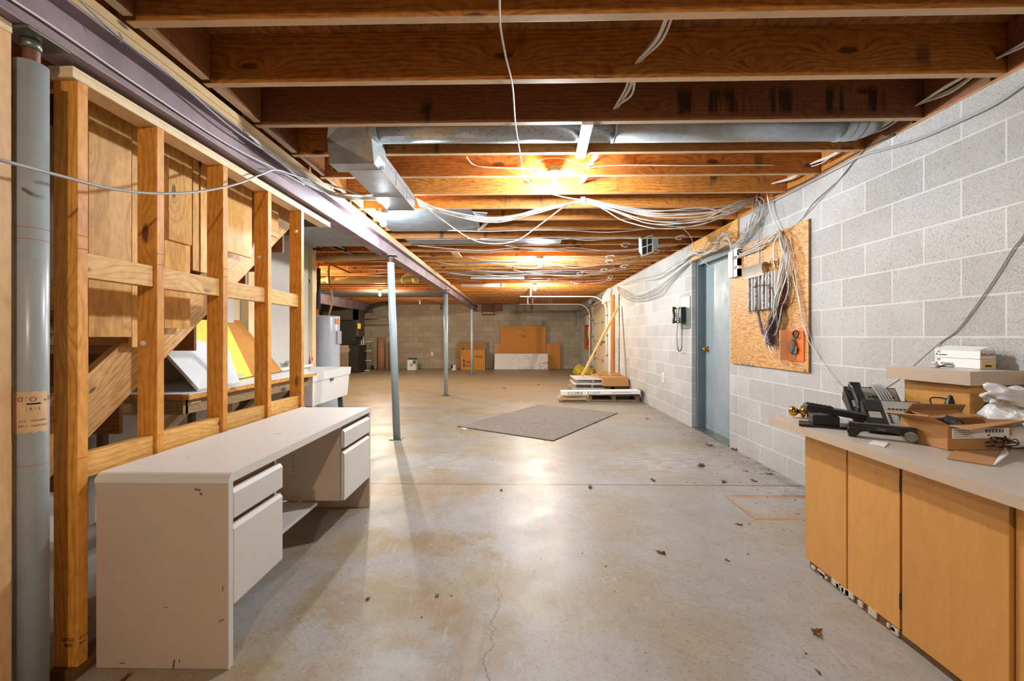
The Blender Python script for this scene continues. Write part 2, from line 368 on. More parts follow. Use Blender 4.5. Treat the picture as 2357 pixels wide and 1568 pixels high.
# ------------------------------------------------------------------ floor material
def floor_mat():
    s = NT('concrete'); v = s.coord(); x, y, z = s.sep(v)
    def boxm(x0, x1, y0, y1, soft, wob=0.04):
        n = s.math('MULTIPLY', s.math('SUBTRACT', s.noise(v, 5.0, 4, 0.65), 0.5), wob*8)
        dx = s.math('SUBTRACT', s.math('ABSOLUTE', s.math('SUBTRACT', x, (x0+x1)/2)), (x1-x0)/2)
        dy = s.math('SUBTRACT', s.math('ABSOLUTE', s.math('SUBTRACT', y, (y0+y1)/2)), (y1-y0)/2)
        return s.math('ADD', s.math('MAXIMUM', dx, dy), n), soft
    n1 = s.noise(v, 1.1, 5, 0.6); n2 = s.noise(v, 7.0, 4, 0.65); n3 = s.noise(v, 60.0, 3, 0.6)
    col = s.mix(s.ramp(n1, 0.35, 0.68), s2l('a6a9aa'), s2l('99958e'))
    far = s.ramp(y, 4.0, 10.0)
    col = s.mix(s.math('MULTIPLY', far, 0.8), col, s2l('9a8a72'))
    # warm stains
    och = s.ramp(s.noise(s.vadd(v, (3.1, 1.7, 0)), 1.5, 5, 0.62), 0.45, 0.62, 0, 0.72)
    left = s.ramp(x, 1.2, -0.4, 0.45, 1.0)
    col = s.mix(s.math('MULTIPLY', och, left), col, s2l('9c8558'))
    for (a, b, c, d, st) in ((-0.85, -0.15, 2.32, 2.58, 0.75), (-0.95, -0.25, 1.72, 2.02, 0.8), (-0.35, 0.02, 1.5, 1.9, 0.6)):
        m, _ = boxm(a, b, c, d, 0, 0.11)
        col = s.mix(s.math('MULTIPLY', s.ramp(m, -0.10, 0.06, st, 0), s.ramp(n2, 0.3, 0.6, 0.5, 1)), col, s2l('947a4e'))
    col = s.mix(s.ramp(n2, 0.45, 0.75, 0, 0.35), col, s2l('857b6e'))
    col = s.mix(s.ramp(n3, 0.56, 0.70, 0, 0.5), col, s2l('6e675e'))
    rot = s.n('VectorRotate', Vector=v, Angle=0.7)
    sk = s.noise(s.vmul(rot, (6.0, 70.0, 1.0)), 1.0, 4, 0.7); sk2 = s.noise(s.vmul(v, (50.0, 6.0, 1.0)), 1.0, 4, 0.7)
    patch = s.ramp(s.noise(v, 1.9, 3, 0.6), 0.42, 0.6)
    col = s.mix(s.math('MULTIPLY', s.ramp(sk, 0.52, 0.70, 0, 0.45), patch), col, s2l('776e60'))
    col = s.mix(s.math('MULTIPLY', s.ramp(sk2, 0.55, 0.72, 0, 0.35), s.math('SUBTRACT', 1.0, patch)), col, s2l('cdc8bf'))
    col = s.mix(s.ramp(s.noise(v, 24.0, 5, 0.75), 0.60, 0.70, 0, 0.45), col, s2l('7b7060'))
    vs_ = s.t.nodes.new('ShaderNodeTexVoronoi'); s.set(vs_, 'Vector', v); s.set(vs_, 'Scale', 14.0)
    dot = s.math('MULTIPLY', s.ramp(vs_.outputs['Distance'], 0.03, 0.07, 1, 0), s.ramp(s.sep(vs_.outputs['Color'])[0], 0.6, 0.65))
    col = s.mix(s.math('MULTIPLY', dot, 0.7), col, s2l('4e463c'))
    col = s.mix(s.ramp(s.noise(v, 90.0, 2), 0.66, 0.72, 0, 0.5), col, s2l('d0ccc4'))
    # scuffs of white dust
    for cx, cy, r in ((-0.75, 4.05, 0.55), (1.15, 3.95, 0.45), (1.55, 4.2, 0.6)):
        d = s.n('VectorMath', 'Value', props={'operation': 'DISTANCE'}, _0=v, _1=(cx, cy, 0))
        f = s.math('MULTIPLY', s.ramp(d, r*0.3, r, 1, 0), s.ramp(s.noise(s.vmul(v, (3, 12, 1)), 2.0, 5, 0.7), 0.48, 0.66))
        col = s.mix(s.math('MULTIPLY', f, 0.55), col, s2l('d8d3ca'))
    # rusty rectangle beside the counter
    m, _ = boxm(1.535, 2.4, 2.80, 3.225, 0, 0.004)
    edge = s.ramp(s.math('ABSOLUTE', m), 0.01, 0.085, 1, 0)
    ins = s.ramp(m, -0.01, 0.0, 1, 0)
    rr = s.ramp(s.noise(v, 6.0, 5, 0.7), 0.42, 0.66)
    col = s.mix(s.math('MULTIPLY', s.math('MULTIPLY', edge, ins), s.math('ADD', s.math('MULTIPLY', rr, 0.7), 0.25)), col, s2l('b87830'))
    col = s.mix(s.math('MULTIPLY', ins, s.math('MULTIPLY', s.ramp(x, 1.75, 2.1), rr)), col, s2l('ad7840'))
    col = s.mix(s.ramp(s.math('ABSOLUTE', s.math('ADD', m, 0.002)), 0.003, 0.006, 0.6, 0), col, s2l('4c4038'))
    # dirt along the wall foot
    col = s.mix(s.math('MULTIPLY', s.ramp(x, 1.9, 2.26), s.ramp(n2, 0.4, 0.6, 0, 0.5)), col, s2l('5c5348'))
    # saw joint, pale trowel seam and crack
    wj = s.math('ADD', y, s.math('MULTIPLY', s.noise(v, 9.0, 2), 0.012))
    col = s.mix(s.ramp(s.math('ABSOLUTE', s.math('SUBTRACT', wj, 3.447)), 0.003, 0.010, 0.9, 0), col, s2l('3c3833'))
    cx = s.math('ADD', x, s.math('ADD', s.math('MULTIPLY', s.math('SUBTRACT', s.noise(s.comb(0.0, y, 0.0), 6.0, 5, 0.7), 0.5), 0.20), s.math('MULTIPLY', y, -0.04)))
    ck = s.math('MULTIPLY', s.ramp(s.math('ABSOLUTE', s.math('ADD', cx, 0.17)), 0.0015, 0.0045, 0.75, 0), s.ramp(y, 2.15, 1.95))
    col = s.mix(ck, col, s2l('5a4f42'))
    st = s.math('MULTIPLY', s.ramp(s.math('ABSOLUTE', s.math('ADD', s.math('ADD', x, 0.22), s.math('MULTIPLY', y, -0.03))), 0.018, 0.026, 0.22, 0), s.ramp(y, 1.9, 1.7))
    col = s.mix(st, col, s2l('bdb2a2'))
    h = s.math('ADD', s.math('MULTIPLY', n3, 0.6), s.math('MULTIPLY', s.noise(v, 28.0, 4, 0.6), 0.8))
    rough = s.ramp(s.noise(v, 3.0, 4, 0.6), 0.3, 0.7, 0.36, 0.50)
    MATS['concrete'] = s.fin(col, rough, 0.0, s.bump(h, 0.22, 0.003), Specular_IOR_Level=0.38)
    return s.m
floor_m = floor_mat()

# ------------------------------------------------------------------ room shell
WX = 2.275; YB = 16.1; XL = -6.8; YN = -3.2; ZJ = H+1.229; ZD = ZJ+0.235
struct('floor', box(BM(), XL-0.2, WX+1.0, YN-0.2, YB+0.2, -0.15, 0), floor_m)
b = BM()
box(b, WX, WX+0.2, YN, 4.64, 0, 2.40); box(b, WX, WX+0.2, 5.645, 10.1, 0, 2.40); box(b, WX, WX+0.2, 13.4, YB, 0, 2.40)
box(b, WX+0.003, WX+0.2, 10.1, 13.4, 2.19, 2.40); box(b, WX+0.003, WX+0.2, 4.64, 5.645, 2.17, 2.40)
struct('wall_right', b, wall_r_m)
struct('wall_back', box(BM(), XL, WX+0.2, YB, YB+0.2, 0, 2.62), wall_b_m)
struct('wall_left', box(BM(), XL-0.2, XL, YN, YB, 0, 2.62), wall_b_m)
struct('wall_near', box(BM(), XL, WX+0.2, YN-0.2, YN, 0, 2.62), wall_b_m)
struct('ceiling', box(BM(), XL, WX+0.4, YN, YB+0.1, ZD, ZD+0.03), deck_m)
struct('trim_sill_right', box(BM(), WX-0.004, WX+0.14, YN, YB, 2.40, ZJ), wood('sill_wood', 'c98c50', '94602f', 'Y'))
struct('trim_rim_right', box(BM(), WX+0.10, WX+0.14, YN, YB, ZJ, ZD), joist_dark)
b = BM()
box(b, -2.72, -2.70, -1.5, 5.55, 0, ZJ-0.005)
struct('wall_partition', b, drywall)

# ------------------------------------------------------------------ joists
JL = {0: 'ceiling joist closest overhead, cropped by the top edge of the picture',
      1: 'brown ceiling joist with large dark knots, second from the viewer',
      2: 'dark ceiling joist with black vertical mildew stripes near the block wall',
      3: 'ceiling joist just behind the long round duct',
      4: 'orange ceiling joist carrying the first bare bulb and its stapled cable',
      5: 'orange ceiling joist hanging directly behind the first bare bulb',
      6: 'ceiling joist behind the first swagged cable bundle, above its tie'}
JL.update({7: 'ceiling joist crossing over the middle of the grey sheet metal panel', 8: 'ceiling joist just behind the far end of the grey sheet metal panel',
  9: 'ceiling joist just in front of the white air register', 10: 'ceiling joist holding the white air register near the wall', 12: 'ceiling joist carrying the second white bulb down the aisle',
  13: 'ceiling joist right behind the second white bulb', 11: 'ceiling joist between the air register and the second white bulb', 20: 'ceiling joist carrying the warm bulb over the garage tracks',
  21: 'ceiling joist right behind the warm bulb over the garage tracks', 22: 'ceiling joist directly above the nearer garage door track', 28: 'ceiling joist directly above the farther garage door track', 35: 'last ceiling joist, tight against the back wall'})
BL = {0: 'brown joist with large dark knots', 1: 'joist with black vertical mildew stripes', 2: 'joist just behind the round duct', 3: 'joist carrying the first bulb', 4: 'joist directly behind the first bulb', 5: 'joist over the cable tie'}
for k in range(-7, 36):
    y = 1.633+0.4064*k - 0.0
    if y > YB-0.1: break
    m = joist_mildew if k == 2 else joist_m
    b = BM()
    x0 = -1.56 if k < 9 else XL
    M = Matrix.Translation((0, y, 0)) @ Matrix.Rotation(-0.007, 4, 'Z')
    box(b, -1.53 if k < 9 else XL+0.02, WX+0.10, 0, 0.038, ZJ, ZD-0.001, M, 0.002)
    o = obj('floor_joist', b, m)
    if k in JL: tag(o, JL[k], 'joist')
    elif k < 0: tag(o, 'plain ceiling joist overhead behind the viewer', 'joist', 'ceiling joists behind the viewer')
    else: tag(o, 'long ceiling joist in the receding rows beyond the second bulb', 'joist', 'receding ceiling joists')
    if k < 9:
        b = BM(); M = Matrix.Translation((0, y+0.05, 0))
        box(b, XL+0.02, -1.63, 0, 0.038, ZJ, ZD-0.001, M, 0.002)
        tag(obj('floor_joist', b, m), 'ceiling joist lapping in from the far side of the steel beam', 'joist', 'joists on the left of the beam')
# blocking beside the beam between near joists
for k in range(-1, 8):
    y = 1.633+0.4064*k
    b = BM(); box(b, -1.515 if k < 3 else -1.50, -1.475, y+0.052, y+0.392, ZJ+0.002, ZD-0.002, None, 0.002)
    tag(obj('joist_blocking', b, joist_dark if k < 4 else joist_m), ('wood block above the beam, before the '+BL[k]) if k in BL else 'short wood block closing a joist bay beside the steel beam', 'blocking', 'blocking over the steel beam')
for k in (0, 1, 2, 3, 4, 5, 6):
    y = 1.633+0.4064*k
    b = BM(); box(b, WX-0.008, WX+0.03, y+0.05, y+0.385, ZJ+0.002, ZD-0.002, None, 0.002)
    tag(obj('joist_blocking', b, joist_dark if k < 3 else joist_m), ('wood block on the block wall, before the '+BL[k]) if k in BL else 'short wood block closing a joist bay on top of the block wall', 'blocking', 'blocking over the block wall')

# ------------------------------------------------------------------ steel beam, its plate and its posts
BX = -1.49; ZB = H+0.95; ZT = H+1.123
t = thing('steel_beam', 'long maroon primed steel I-beam running down the basement on grey posts', 'beam', (BX-0.065, 7.0, ZB))
b = BM()
box(b, BX-0.13, BX, -2.5, YB, ZB, ZB+0.011, None, 0.003)
box(b, BX-0.13, BX, -2.5, YB, ZT-0.011, ZT, None, 0.003)
box(b, BX-0.071, BX-0.062, -2.5, YB, ZB+0.011, ZT-0.011)
obj('beam_web_and_flanges', b, beam_m, t)
b = BM()
for y in (9.1,): box(b, BX-0.062, BX-0.052, y, y+0.15, ZB+0.03, ZT-0.03)
obj('splice_plate', b, beam_m, t)
b = BM(); box(b, BX-0.14, BX-0.055, -2.5, YB, ZT+0.001, ZJ-0.039); box(b, BX-0.14, BX-0.052, -2.5, YB, ZJ-0.038, ZJ-0.001, None, 0.002)
tag(obj('beam_nailing_plate', b, wood('nailer_wood', 'e0c290', 'c29a60', 'Y', knots=0.5, grain=0.6, var=0.2)), 'pale wooden plate bolted on top of the long maroon steel beam', 'plate')
b = BM()
box(b, -5.56, -5.44, 8.0, YB, H+0.93, H+0.945); box(b, -5.56, -5.44, 8.0, YB, H+1.2, H+1.215); box(b, -5.505, -5.495, 8.0, YB, H+0.94, H+1.205)
tag(obj('steel_beam', b, beam_m), 'second dark maroon steel beam over the furnace in the far left corner', 'beam')

def post(name, label, x, y, r, top, lean=0.0, mat=far_post, plate=0.07, ztop=ZB, sleeve=0.075, grp=None, py=0.0):
    t = thing(name, label, 'post', (x, y, 0), 0, grp)
    xt = x+lean
    b = BM(); lathe(b, (x, y, 0.008), [(r, 0), (r, (ztop-sleeve-0.012)-0.008)], 32)
    for v in b.verts: v.co.x += lean*max(0, v.co.z)/ztop
    obj('post_tube', b, mat, t)
    b = BM(); hz = []; z0 = ztop-sleeve-0.012; nn = 14
    for i in range(nn):
        zz = i*(sleeve-0.025)/nn; hz += [(r*0.46, zz), (r*0.52, zz+0.0012), (r*0.46, zz+0.0024)]
    lathe(b, (xt, y, z0), hz, 20); obj('adjusting_screw', b, rust, t)
    b = BM(); tube(b, (xt, y, ztop-0.04), (xt, y, ztop-0.011), r*0.60); obj('screw_collar', b, steel, t)
    b = BM(); box(b, xt-plate, xt+plate, y-plate-py, y+plate, ztop-0.011, ztop-0.001, None, 0.002); obj('top_plate', b, steel, t)
    b = BM(); box(b, x-plate*0.9, x+plate*0.9, y-plate*0.9, y+plate*0.9, 0, 0.009, None, 0.002); obj('base_plate', b, steel, t)
    return t
t = post('support_post', 'big grey steel post with a paper sticker beside the stud wall', -1.545, 1.335, 0.040, 0, -0.0, grey_paint, 0.062)
# sticker follows the tube, written upside down
b = BM(); z0 = at(75, 998, Y=1.30).z; z1 = at(75, 903, Y=1.30).z; r = 0.0412; N = 12; A = []; Bv = []
for i in range(N+1):
    a = -0.78 - 1.05 + 2.1*i/N
    p = Vector((-1.545+r*math.cos(a), 1.335+r*math.sin(a), 0)); j = 0.0025*math.sin(i*2.3)
    A.append(b.verts.new(p+Vector((0,0,z0+j)))); Bv.append(b.verts.new(p+Vector((0,0,z1-j))))
for i in range(N): b.faces.new((A[i], A[i+1], Bv[i+1], Bv[i])).smooth = True
st = obj('sticker', b, plain('old_sticker', 'e0bd92', 0.6, var=0.1, sc=30), t)
zc = (z0+z1)/2; ang = -PI/2+0.0
def curved(sx, zz, s, size, m, a0):
    """one line of upside-down lettering bent round the post"""
    for i, ch in enumerate(s):
        if ch == ' ': continue
        a = a0 - (i-(len(s)-1)/2)*size*0.72/0.0417
        nrm = Vector((math.cos(a), math.sin(a), 0)); tang = Vector((-math.sin(a), math.cos(a), 0))
        text(ch, size, m, st, Matrix.Translation(-Vector((0,0,0))) @ frame(Vector((-1.545+0.0419*math.cos(a), 1.335+0.0419*math.sin(a), zz)) - wloc(st), -tang, (0,0,-1)), 'letter', 0.0001)
rb = plain('sticker_print', '9a4a34', 0.7, var=0)
curved(0, z1-0.022, '3" O.D.', 0.020, rb, -0.62)
curved(0, z1-0.052, '3181', 0.013, rb, -0.62)
curved(0, z0+0.038, 'NOMINAL DIM', 0.008, rb, -0.62)
curved(0, z0+0.022, 'COLUMN TUBE', 0.009, rb, -0.62)
b = BM(); A = []; Bv = []
for i in range(7):
    a = -0.95+0.75*i/6; p = Vector((-1.545+0.0415*math.cos(a), 1.335+0.0415*math.sin(a), z1-0.040)); A.append(b.verts.new(p)); Bv.append(b.verts.new(p+Vector((0, 0, 0.005))))
for i in range(6): b.faces.new((A[i], A[i+1], Bv[i+1], Bv[i]))
obj('marker_scribble', b, ink, st)
for zz in (at(75, 522, Y=1.3).z, at(75, 549, Y=1.3).z, at(75, 1075, Y=1.3).z):
    b = BM(); lathe(b, (-1.545, 1.335, zz), [(0.0403, 0), (0.0403, 0.0015)], 24)
    obj('chalk_line', b, red_ink, t)
post('support_post', 'grey steel post under the beam, its base nearest the dark rug', -1.41, 4.95, 0.0415, 0, -0.075, far_post, 0.075)
post('support_post', 'slim grey steel post standing in the middle of the floor', -1.462, 8.62, 0.042, 0, 0.0, far_post, 0.075)
post('support_post', 'farthest thin grey steel post, in front of the opened cardboard carton', -1.455, 13.4, 0.042, 0, 0.0, far_post, 0.075)

# ------------------------------------------------------------------ stud wall
SX = -1.53
def stud(bm, y0, x1=SX, w=0.085, z0=0.038, z1=H+0.892): return box(bm, x1-w, x1, y0, y0+0.037, z0, z1, None, 0.002)
t = thing('stud_wall', 'unfinished wood stud wall with blocking, under the maroon steel beam', 'stud wall', (-1.57, 2.4, 0))
ST = [1.463, 1.790, 2.195, 2.594, 2.996]
studs = []
for y in ST:
    b = BM(); stud(b, y); studs.append(obj('stud', b, stud_m, t))
b = BM(); box(b, SX-0.088, SX+0.002, 1.445, 3.46, H+0.892, H+0.932, None, 0.002); obj('head_plate', b, plate_m, t)
b = BM(); box(b, SX-0.088, SX+0.002, 1.445, 3.10, 0, 0.037, None, 0.002); obj('sole_plate', b, wood('sole_wood', '8a5a30', '5e3a1c', 'Y'), t)
for i, (ya, yb) in enumerate(zip(ST, ST[1:])):
    for (zz, s) in ((H+0.212, 0), (H-0.503, 1)):
        b = BM(); box(b, SX-0.052-0.004*i, SX-0.012-0.003*i, ya+0.038, yb-0.001, zz, zz+0.088, None, 0.002)
        obj('blocking', b, block_m, t)
for (u, v, i) in ((332, 790, 1), (491, 661, 2), (598, 592, 3), (682, 533, 4)):
    p = at(u, v, Y=ST[i]); b = BM(); lathe(b, p, [(0.011, 0.0), (0.013, 0.004), (0.009, 0.010), (0.003, 0.012)], 10, (0.1, -1, 0.1))
    for q in b.verts: q.co += Vector((random.uniform(-1,1), 0, random.uniform(-1,1)))*0.002
    obj('foam_plug', b, foam, t)
for i, u in enumerate((178, 359, 511, 616, 694)):
    for v in ((541, 571, 1058), (583, 608, 1005), (618, 636, 970), (640, 655, 940), (650, 672, 915))[i]:
        p = at(u, v, X=SX)
        b = BM(); box(b, SX+0.0002, SX+0.0009, ST[i]+0.001, ST[i]+0.035, p.z, p.z+0.002, None); obj('chalk_mark', b, red_ink, t)
for k, (s_, dx) in enumerate((('SPIB', 0.0), ('STUD', 0.0))):
    text(s_, 0.017, ink, t, frame(Vector((SX-0.032, 1.4625, 0.115+0.02*k))-Vector((-1.57, 2.4, 0)), (-1, 0, 0), (0, 0, -1)), 'grade_stamp', 0.0002)
    text(s_, 0.013, ink, t, frame(Vector((SX+0.0003, 1.482, 0.115+0.02*k))-Vector((-1.57, 2.4, 0)), (0, -1, 0), (0, 0, -1)), 'grade_stamp', 0.0002)
# the piece of framing cut by the left edge
t = thing('door_stud', 'pale stud with a short head piece, cut by the left edge of the picture', 'stud', (-1.56, 1.24, 0))
b = BM(); stud(b, 1.233, SX, 0.085, 0.0, at(10, 78, Y=1.27).z); obj('stud', b, wood('edge_stud_wood', 'e0b682', 'c2915a', 'Z', knots=0.6, grain=0.8), t)
b = BM(); box(b, SX-0.088, SX+0.002, 1.10, 1.271, at(10, 78, Y=1.27).z, ZB-0.001, None, 0.002); obj('head_piece', b, plate_m, t)

# ------------------------------------------------------------------ staircase seen from its side
t = thing('staircase', 'wooden basement staircase behind the stud wall, clad with staggered upright planks', 'staircase', (-1.9, 2.4, 0))
X0 = -1.85
P0 = at(182, 1030, X=X0); P1 = at(662, 530, X=X0)
dz = (P1.z-P0.z)/(P1.y-P0.y)
def zline(y): return P0.z+(y-P0.y)*dz
for xx in (X0, X0-0.85+0.04):
    b = BM(); ya = P0.y-P0.z/dz; yb = ya+(ZJ-0.0)/dz
    q = [(xx, ya, 0), (xx, yb, ZJ-0.002), (xx, yb-0.34, ZJ-0.002), (xx, ya-0.34, 0)]
    poly(b, q, 0.038, (-1, 0, 0)); so = obj('stringer', b, string_m, t)
so = None
n = 12
for i in range(n):
    z = 0.19*(i+1); y = P0.y-P0.z/dz + z/dz - 0.30
    b = BM(); box(b, X0-0.81, X0-0.04, y, y+0.26, z-0.035, z, None, 0.003); obj('tread', b, tread_m, t)
    b = BM(); box(b, X0-0.81, X0-0.04, y+0.24, y+0.258, z-0.225 if i else 0.0, z-0.036); obj('riser', b, tread_m, t)
# planks: u range, bottom v, X plane
XP = -1.80
for (u0, u1, vb, vt, dx) in ((150, 204, 978, 0, 0.0), (204, 303, 776, 0, 0.012), (365, 442, 544, 0, 0.025), (360, 438, 755, 480, 0.010),
                         (444, 458, 622, 0, 0.004), (462, 500, 626, 0, -0.004), (520, 580, 577, 0, 0.02), (586, 612, 560, 0, 0.0), (617, 641, 538, 0, 0.012), (304, 363, 800, 0, -0.006)):
    x = XP+dx; a = at(u0, vb, X=x); c = at(u1, vb, X=x)
    zt = ZJ-0.003 if vt == 0 else at(u0, vt, X=x).z
    b = BM(); box(b, x-0.018, x, a.y, c.y, a.z, zt, None, 0.0015); obj('skirt_plank', b, plank_m, t)
b = BM(); box(b, -1.80, -1.76, 1.15, 1.24, 0, ZJ-0.003, None, 0.002); 
tag(obj('dark_plank', b, tread_m), 'dark upright plank in the gap left of the big grey post', 'plank')

# ------------------------------------------------------------------ bare bulbs in porcelain sockets
bulb_labels = ['glowing bare bulb nearest the viewer, on the orange joist over the floor', 'glowing bare bulb hanging in front of the rectangular duct by the beam',
    'second white bare bulb down the aisle, halfway to the back wall', 'warm glowing bulb over the garage door tracks in the distance',
    'warm bulb over the far left corner, seen beside the second post', 'warm bulb above the white water heater, hidden by the stud wall',
    'dead white bulb just above the lower garage door track', 'dead bulb near the back wall between the first two posts', 'unseen bulb added behind the viewer as fill light']
def bulb_mesh(c, r=0.030):
    prof = [(0.013, 0.062), (0.0135, 0.045), (0.019, 0.028)]
    for i in range(1, 9):
        a = math.radians(40+i*17.5-17.5*0); prof.append((r*math.sin(min(PI, a)), r*math.cos(min(PI, a))))
    return lathe(BM(), c, prof, 20)
for i, (x, y, colr, st) in enumerate(BULBS):
    t = thing('light_fixture', bulb_labels[i], 'light bulb', (x, y, ZJ))
    zt = ZJ+(0.042 if i < 1 else 0.0)
    b = BM(); lathe(b, (x, y, zt-0.038), [(0.048, 0), (0.05, 0.004), (0.05, 0.037)], 8, None, False)
    box(b, x-0.075, x+0.075, y-0.008, y+0.008, zt-0.012, zt-0.006)
    obj('junction_box', b, steel, t)
    b = BM(); lathe(b, (x, y, zt-0.075), [(0.021, 0), (0.022, 0.018), (0.040, 0.024), (0.054, 0.028), (0.054, 0.036)], 24)
    obj('socket', b, porcel, t)
    b = bulb_mesh((x, y, zt-0.137))
    if st:
        m = emis('bulb_glow_%d' % i, colr+(1,), float(st)*EXPO)
    else: m = plain('dead_bulb', 'e4e2dc', 0.3)
    obj('bulb', b, m, t)

# ------------------------------------------------------------------ white desk
t = thing('desk', 'long scuffed white desk with drawers on both sides of a knee hole', 'desk', (-1.034, 1.508, 0), math.radians(0.0))
def D(name, m, *bx, **k):
    b = BM(); 
    for q in bx: box(b, *q, None, k.get('bev', 0.002))
    return obj(name, b, m, k.get('parent', t), local=True)
L = 1.47; W_ = 0.476; ZTOP = 0.697
D('end_panel', desk_in, (-W_, 0, 0.0, 0.022, 0.001, ZTOP-0.034))
D('end_panel', desk_in, (-W_, 0, L-0.022, L, 0.001, ZTOP-0.034))
D('end_edge_band', desk_f, (0.0003, 0.004, 0.0, 0.023, 0.001, ZTOP-0.034), bev=0)
b = BM()   # top with rolled ends
pr = [(0, ZTOP-0.033)] + [(0.030-0.030*math.cos(a), ZTOP-0.030+0.030*math.sin(a)) for a in [i*PI/2/6 for i in range(7)]]
pr2 = [(L-y, z) for y, z in pr][::-1]
P = [(y-0.004, z) for y, z in pr]+[(y+0.004, z) for y, z in pr2]
A = [b.verts.new((-W_-0.002, y, z)) for y, z in P]; B_ = [b.verts.new((0.006, y, z)) for y, z in P]
b.faces.new(A); b.faces.new(B_[::-1])
for i in range(len(P)): b.faces.new((A[i], A[(i+1)%len(P)], B_[(i+1)%len(P)], B_[i]))
obj('desk_top', b, desk_m, t, local=True)
b = BM(); box(b, -W_, -W_+0.016, 0.022, L-0.022, 0.22, ZTOP-0.034); obj('back_panel', b, desk_in, t, local=True)
for (y0, y1, nm) in ((0.022, 0.345, 'near'), (1.01, L-0.022, 'far')):
    D('pedestal', desk_in, (-W_+0.016, -0.022, y0, y1, 0.215, 0.231), (-W_+0.016, -0.022, y1-0.016 if nm == 'near' else y0, y1 if nm == 'near' else y0+0.016, 0.231, ZTOP-0.034), bev=0)
    for (z0, z1) in ((0.215, 0.502), (0.527, 0.633)):
        b = BM(); ya = y0+0.004; yb = y1-0.004+(0.008 if nm == 'near' else 0)
        box(b, -0.020, 0.004, ya, yb, z0, z1-0.018, None, 0.003)
        q = [( -0.018, z1-0.02), (0.004, z1-0.02), (0.004, z1-0.014), (-0.006, z1), (-0.018, z1)]
        A = [b.verts.new((x, ya+0.001, z)) for x, z in q]; B_ = [b.verts.new((x, yb-0.001, z)) for x, z in q]
        b.faces.new(A[::-1]); b.faces.new(B_)
        for i in range(5): b.faces.new((A[i], A[(i+1)%5], B_[(i+1)%5], B_[i]))
        obj('drawer', b, desk_f, t, local=True)
    # dark gap behind drawer fronts
    D('drawer_box', card_in, (-W_+0.03, -0.028, y0+0.02, y1-0.02, 0.24, ZTOP-0.045), bev=0)
D('foot_shelf', desk_f, (-W_+0.016, -0.16, 0.30, 1.02, 0.185, 0.203))
for k in range(7):
    b = BM(); tube(b, (-0.30, 1.0102, 0.36+0.03*k), (-0.30, 1.0085, 0.36+0.03*k), 0.003, n=8); obj('shelf_pin_hole', b, ink, t, local=True)
for (x, z, w, h, a) in ((-0.20, 0.001, 0.006, 0.034, 0.15), (-0.175, 0.022, 0.003, 0.014, -0.1), (-0.12, 0.64, 0.022, 0.006, 0.2), (-0.10, 0.622, 0.008, 0.008, 0), (-0.03, 0.17, 0.02, 0.004, -0.5), (-0.02, 0.28, 0.003, 0.02, 0.1), (-0.39, 0.02, 0.02, 0.003, 0.2), (-0.23, 0.22, 0.015, 0.002, 0.1)):
    b = BM(); box(b, 0, w, -0.0006, 0.0, 0, h, Matrix.Translation((x, 0, z)) @ Matrix.Rotation(a, 4, 'Y')); obj('scuff', b, plain('scuff_mark', '6a5c52', 0.8, var=0.1), t, local=True)
for (x, y, w, a) in ((-0.19, 0.62, 0.035, 0.6), (-0.3, 0.2, 0.008, 1.0), (-0.12, 0.9, 0.006, 0.3)):
    b = BM(); box(b, 0, w, 0, 0.003, ZTOP, ZTOP+0.0006, Matrix.Translation((x, y, 0)) @ Matrix.Rotation(a, 4, 'Z')); obj('scuff', b, plain('scuff_mark', '6a5c52'), t, local=True)

# ------------------------------------------------------------------ counter along the block wall
t = thing('counter', 'built-in counter with beige laminate top and varnished plywood fronts', 'counter', (1.5, 1.4, 0))
CX = 1.40; CZ = 0.743; CB = 0.703; CY0 = 0.60; CY1 = 2.411; DX = 1.495
b = BM(); box(b, CX+0.001, WX-0.002, CY0, CY1-0.001, CB, CZ); obj('counter_top', b, lam_m, t)
b = BM(); box(b, CX, CX+0.0008, CY0, CY1, CB, CZ-0.0012); box(b, CX, WX-0.002, CY1-0.0008, CY1, CB, CZ-0.0012); obj('edge_band', b, lam_edge, t)
b = BM(); box(b, DX+0.022, WX-0.003, CY0, 2.205, 0.02, CB-0.001); obj('carcass', b, tread_m, t)
b = BM(); box(b, DX+0.001, DX+0.021, 2.212, 2.227, 0.035, CB-0.001); box(b, DX+0.022, WX-0.003, 2.209, 2.227, 0.035, CB-0.001); obj('end_panel', b, door_ply, t)
def uy(u): return at(u, 900, X=DX).y
for (ua, ub, d) in ((1853, 1948.5, 0), (1951, 2071.5, 0), (2083, 2334, 0.012), (2336, 2357, 0)):
    yb, ya = uy(ua), uy(ub) if ub < 2357 else CY0
    b = BM(); box(b, DX-d, DX+0.019-d, ya+0.002, yb-0.001, 0.036, CB-0.002, None, 0.0015); obj('door', b, door_ply, t)
b = BM()
for zz in (0.12, 0.58): box(b, DX-0.004, DX+0.003, uy(2082), uy(2072), zz, zz+0.06)
for zz in (0.13, 0.15, 0.17, 0.59, 0.61, 0.63): tube(b, (DX-0.003, uy(2079), zz), (DX-0.003, uy(2079), zz+0.008), 0.004, n=8)
obj('hinges', b, plain('dark_steel', '2a2522', 0.4, 0.6), t)
b = BM(); box(b, DX+0.004, WX-0.003, CY0, 2.222, 0.0, 0.034); obj('toe_rail', b, wood('rail_wood', '8a6438', '5a3c20', 'Y', knots=0.3, var=0.4), t)
b = BM(); rr = random.Random(3)
for k in range(16):
    y = rr.uniform(1.55, 2.2); box(b, DX-0.003, DX+0.004, y, y+rr.uniform(0.01, 0.05), 0.002+rr.uniform(0, 0.012), 0.018+rr.uniform(0, 0.02))
obj('peeling_flecks', b, plain('peeled_veneer', 'cfc2b2', 0.8), t)['kind'] = 'stuff'

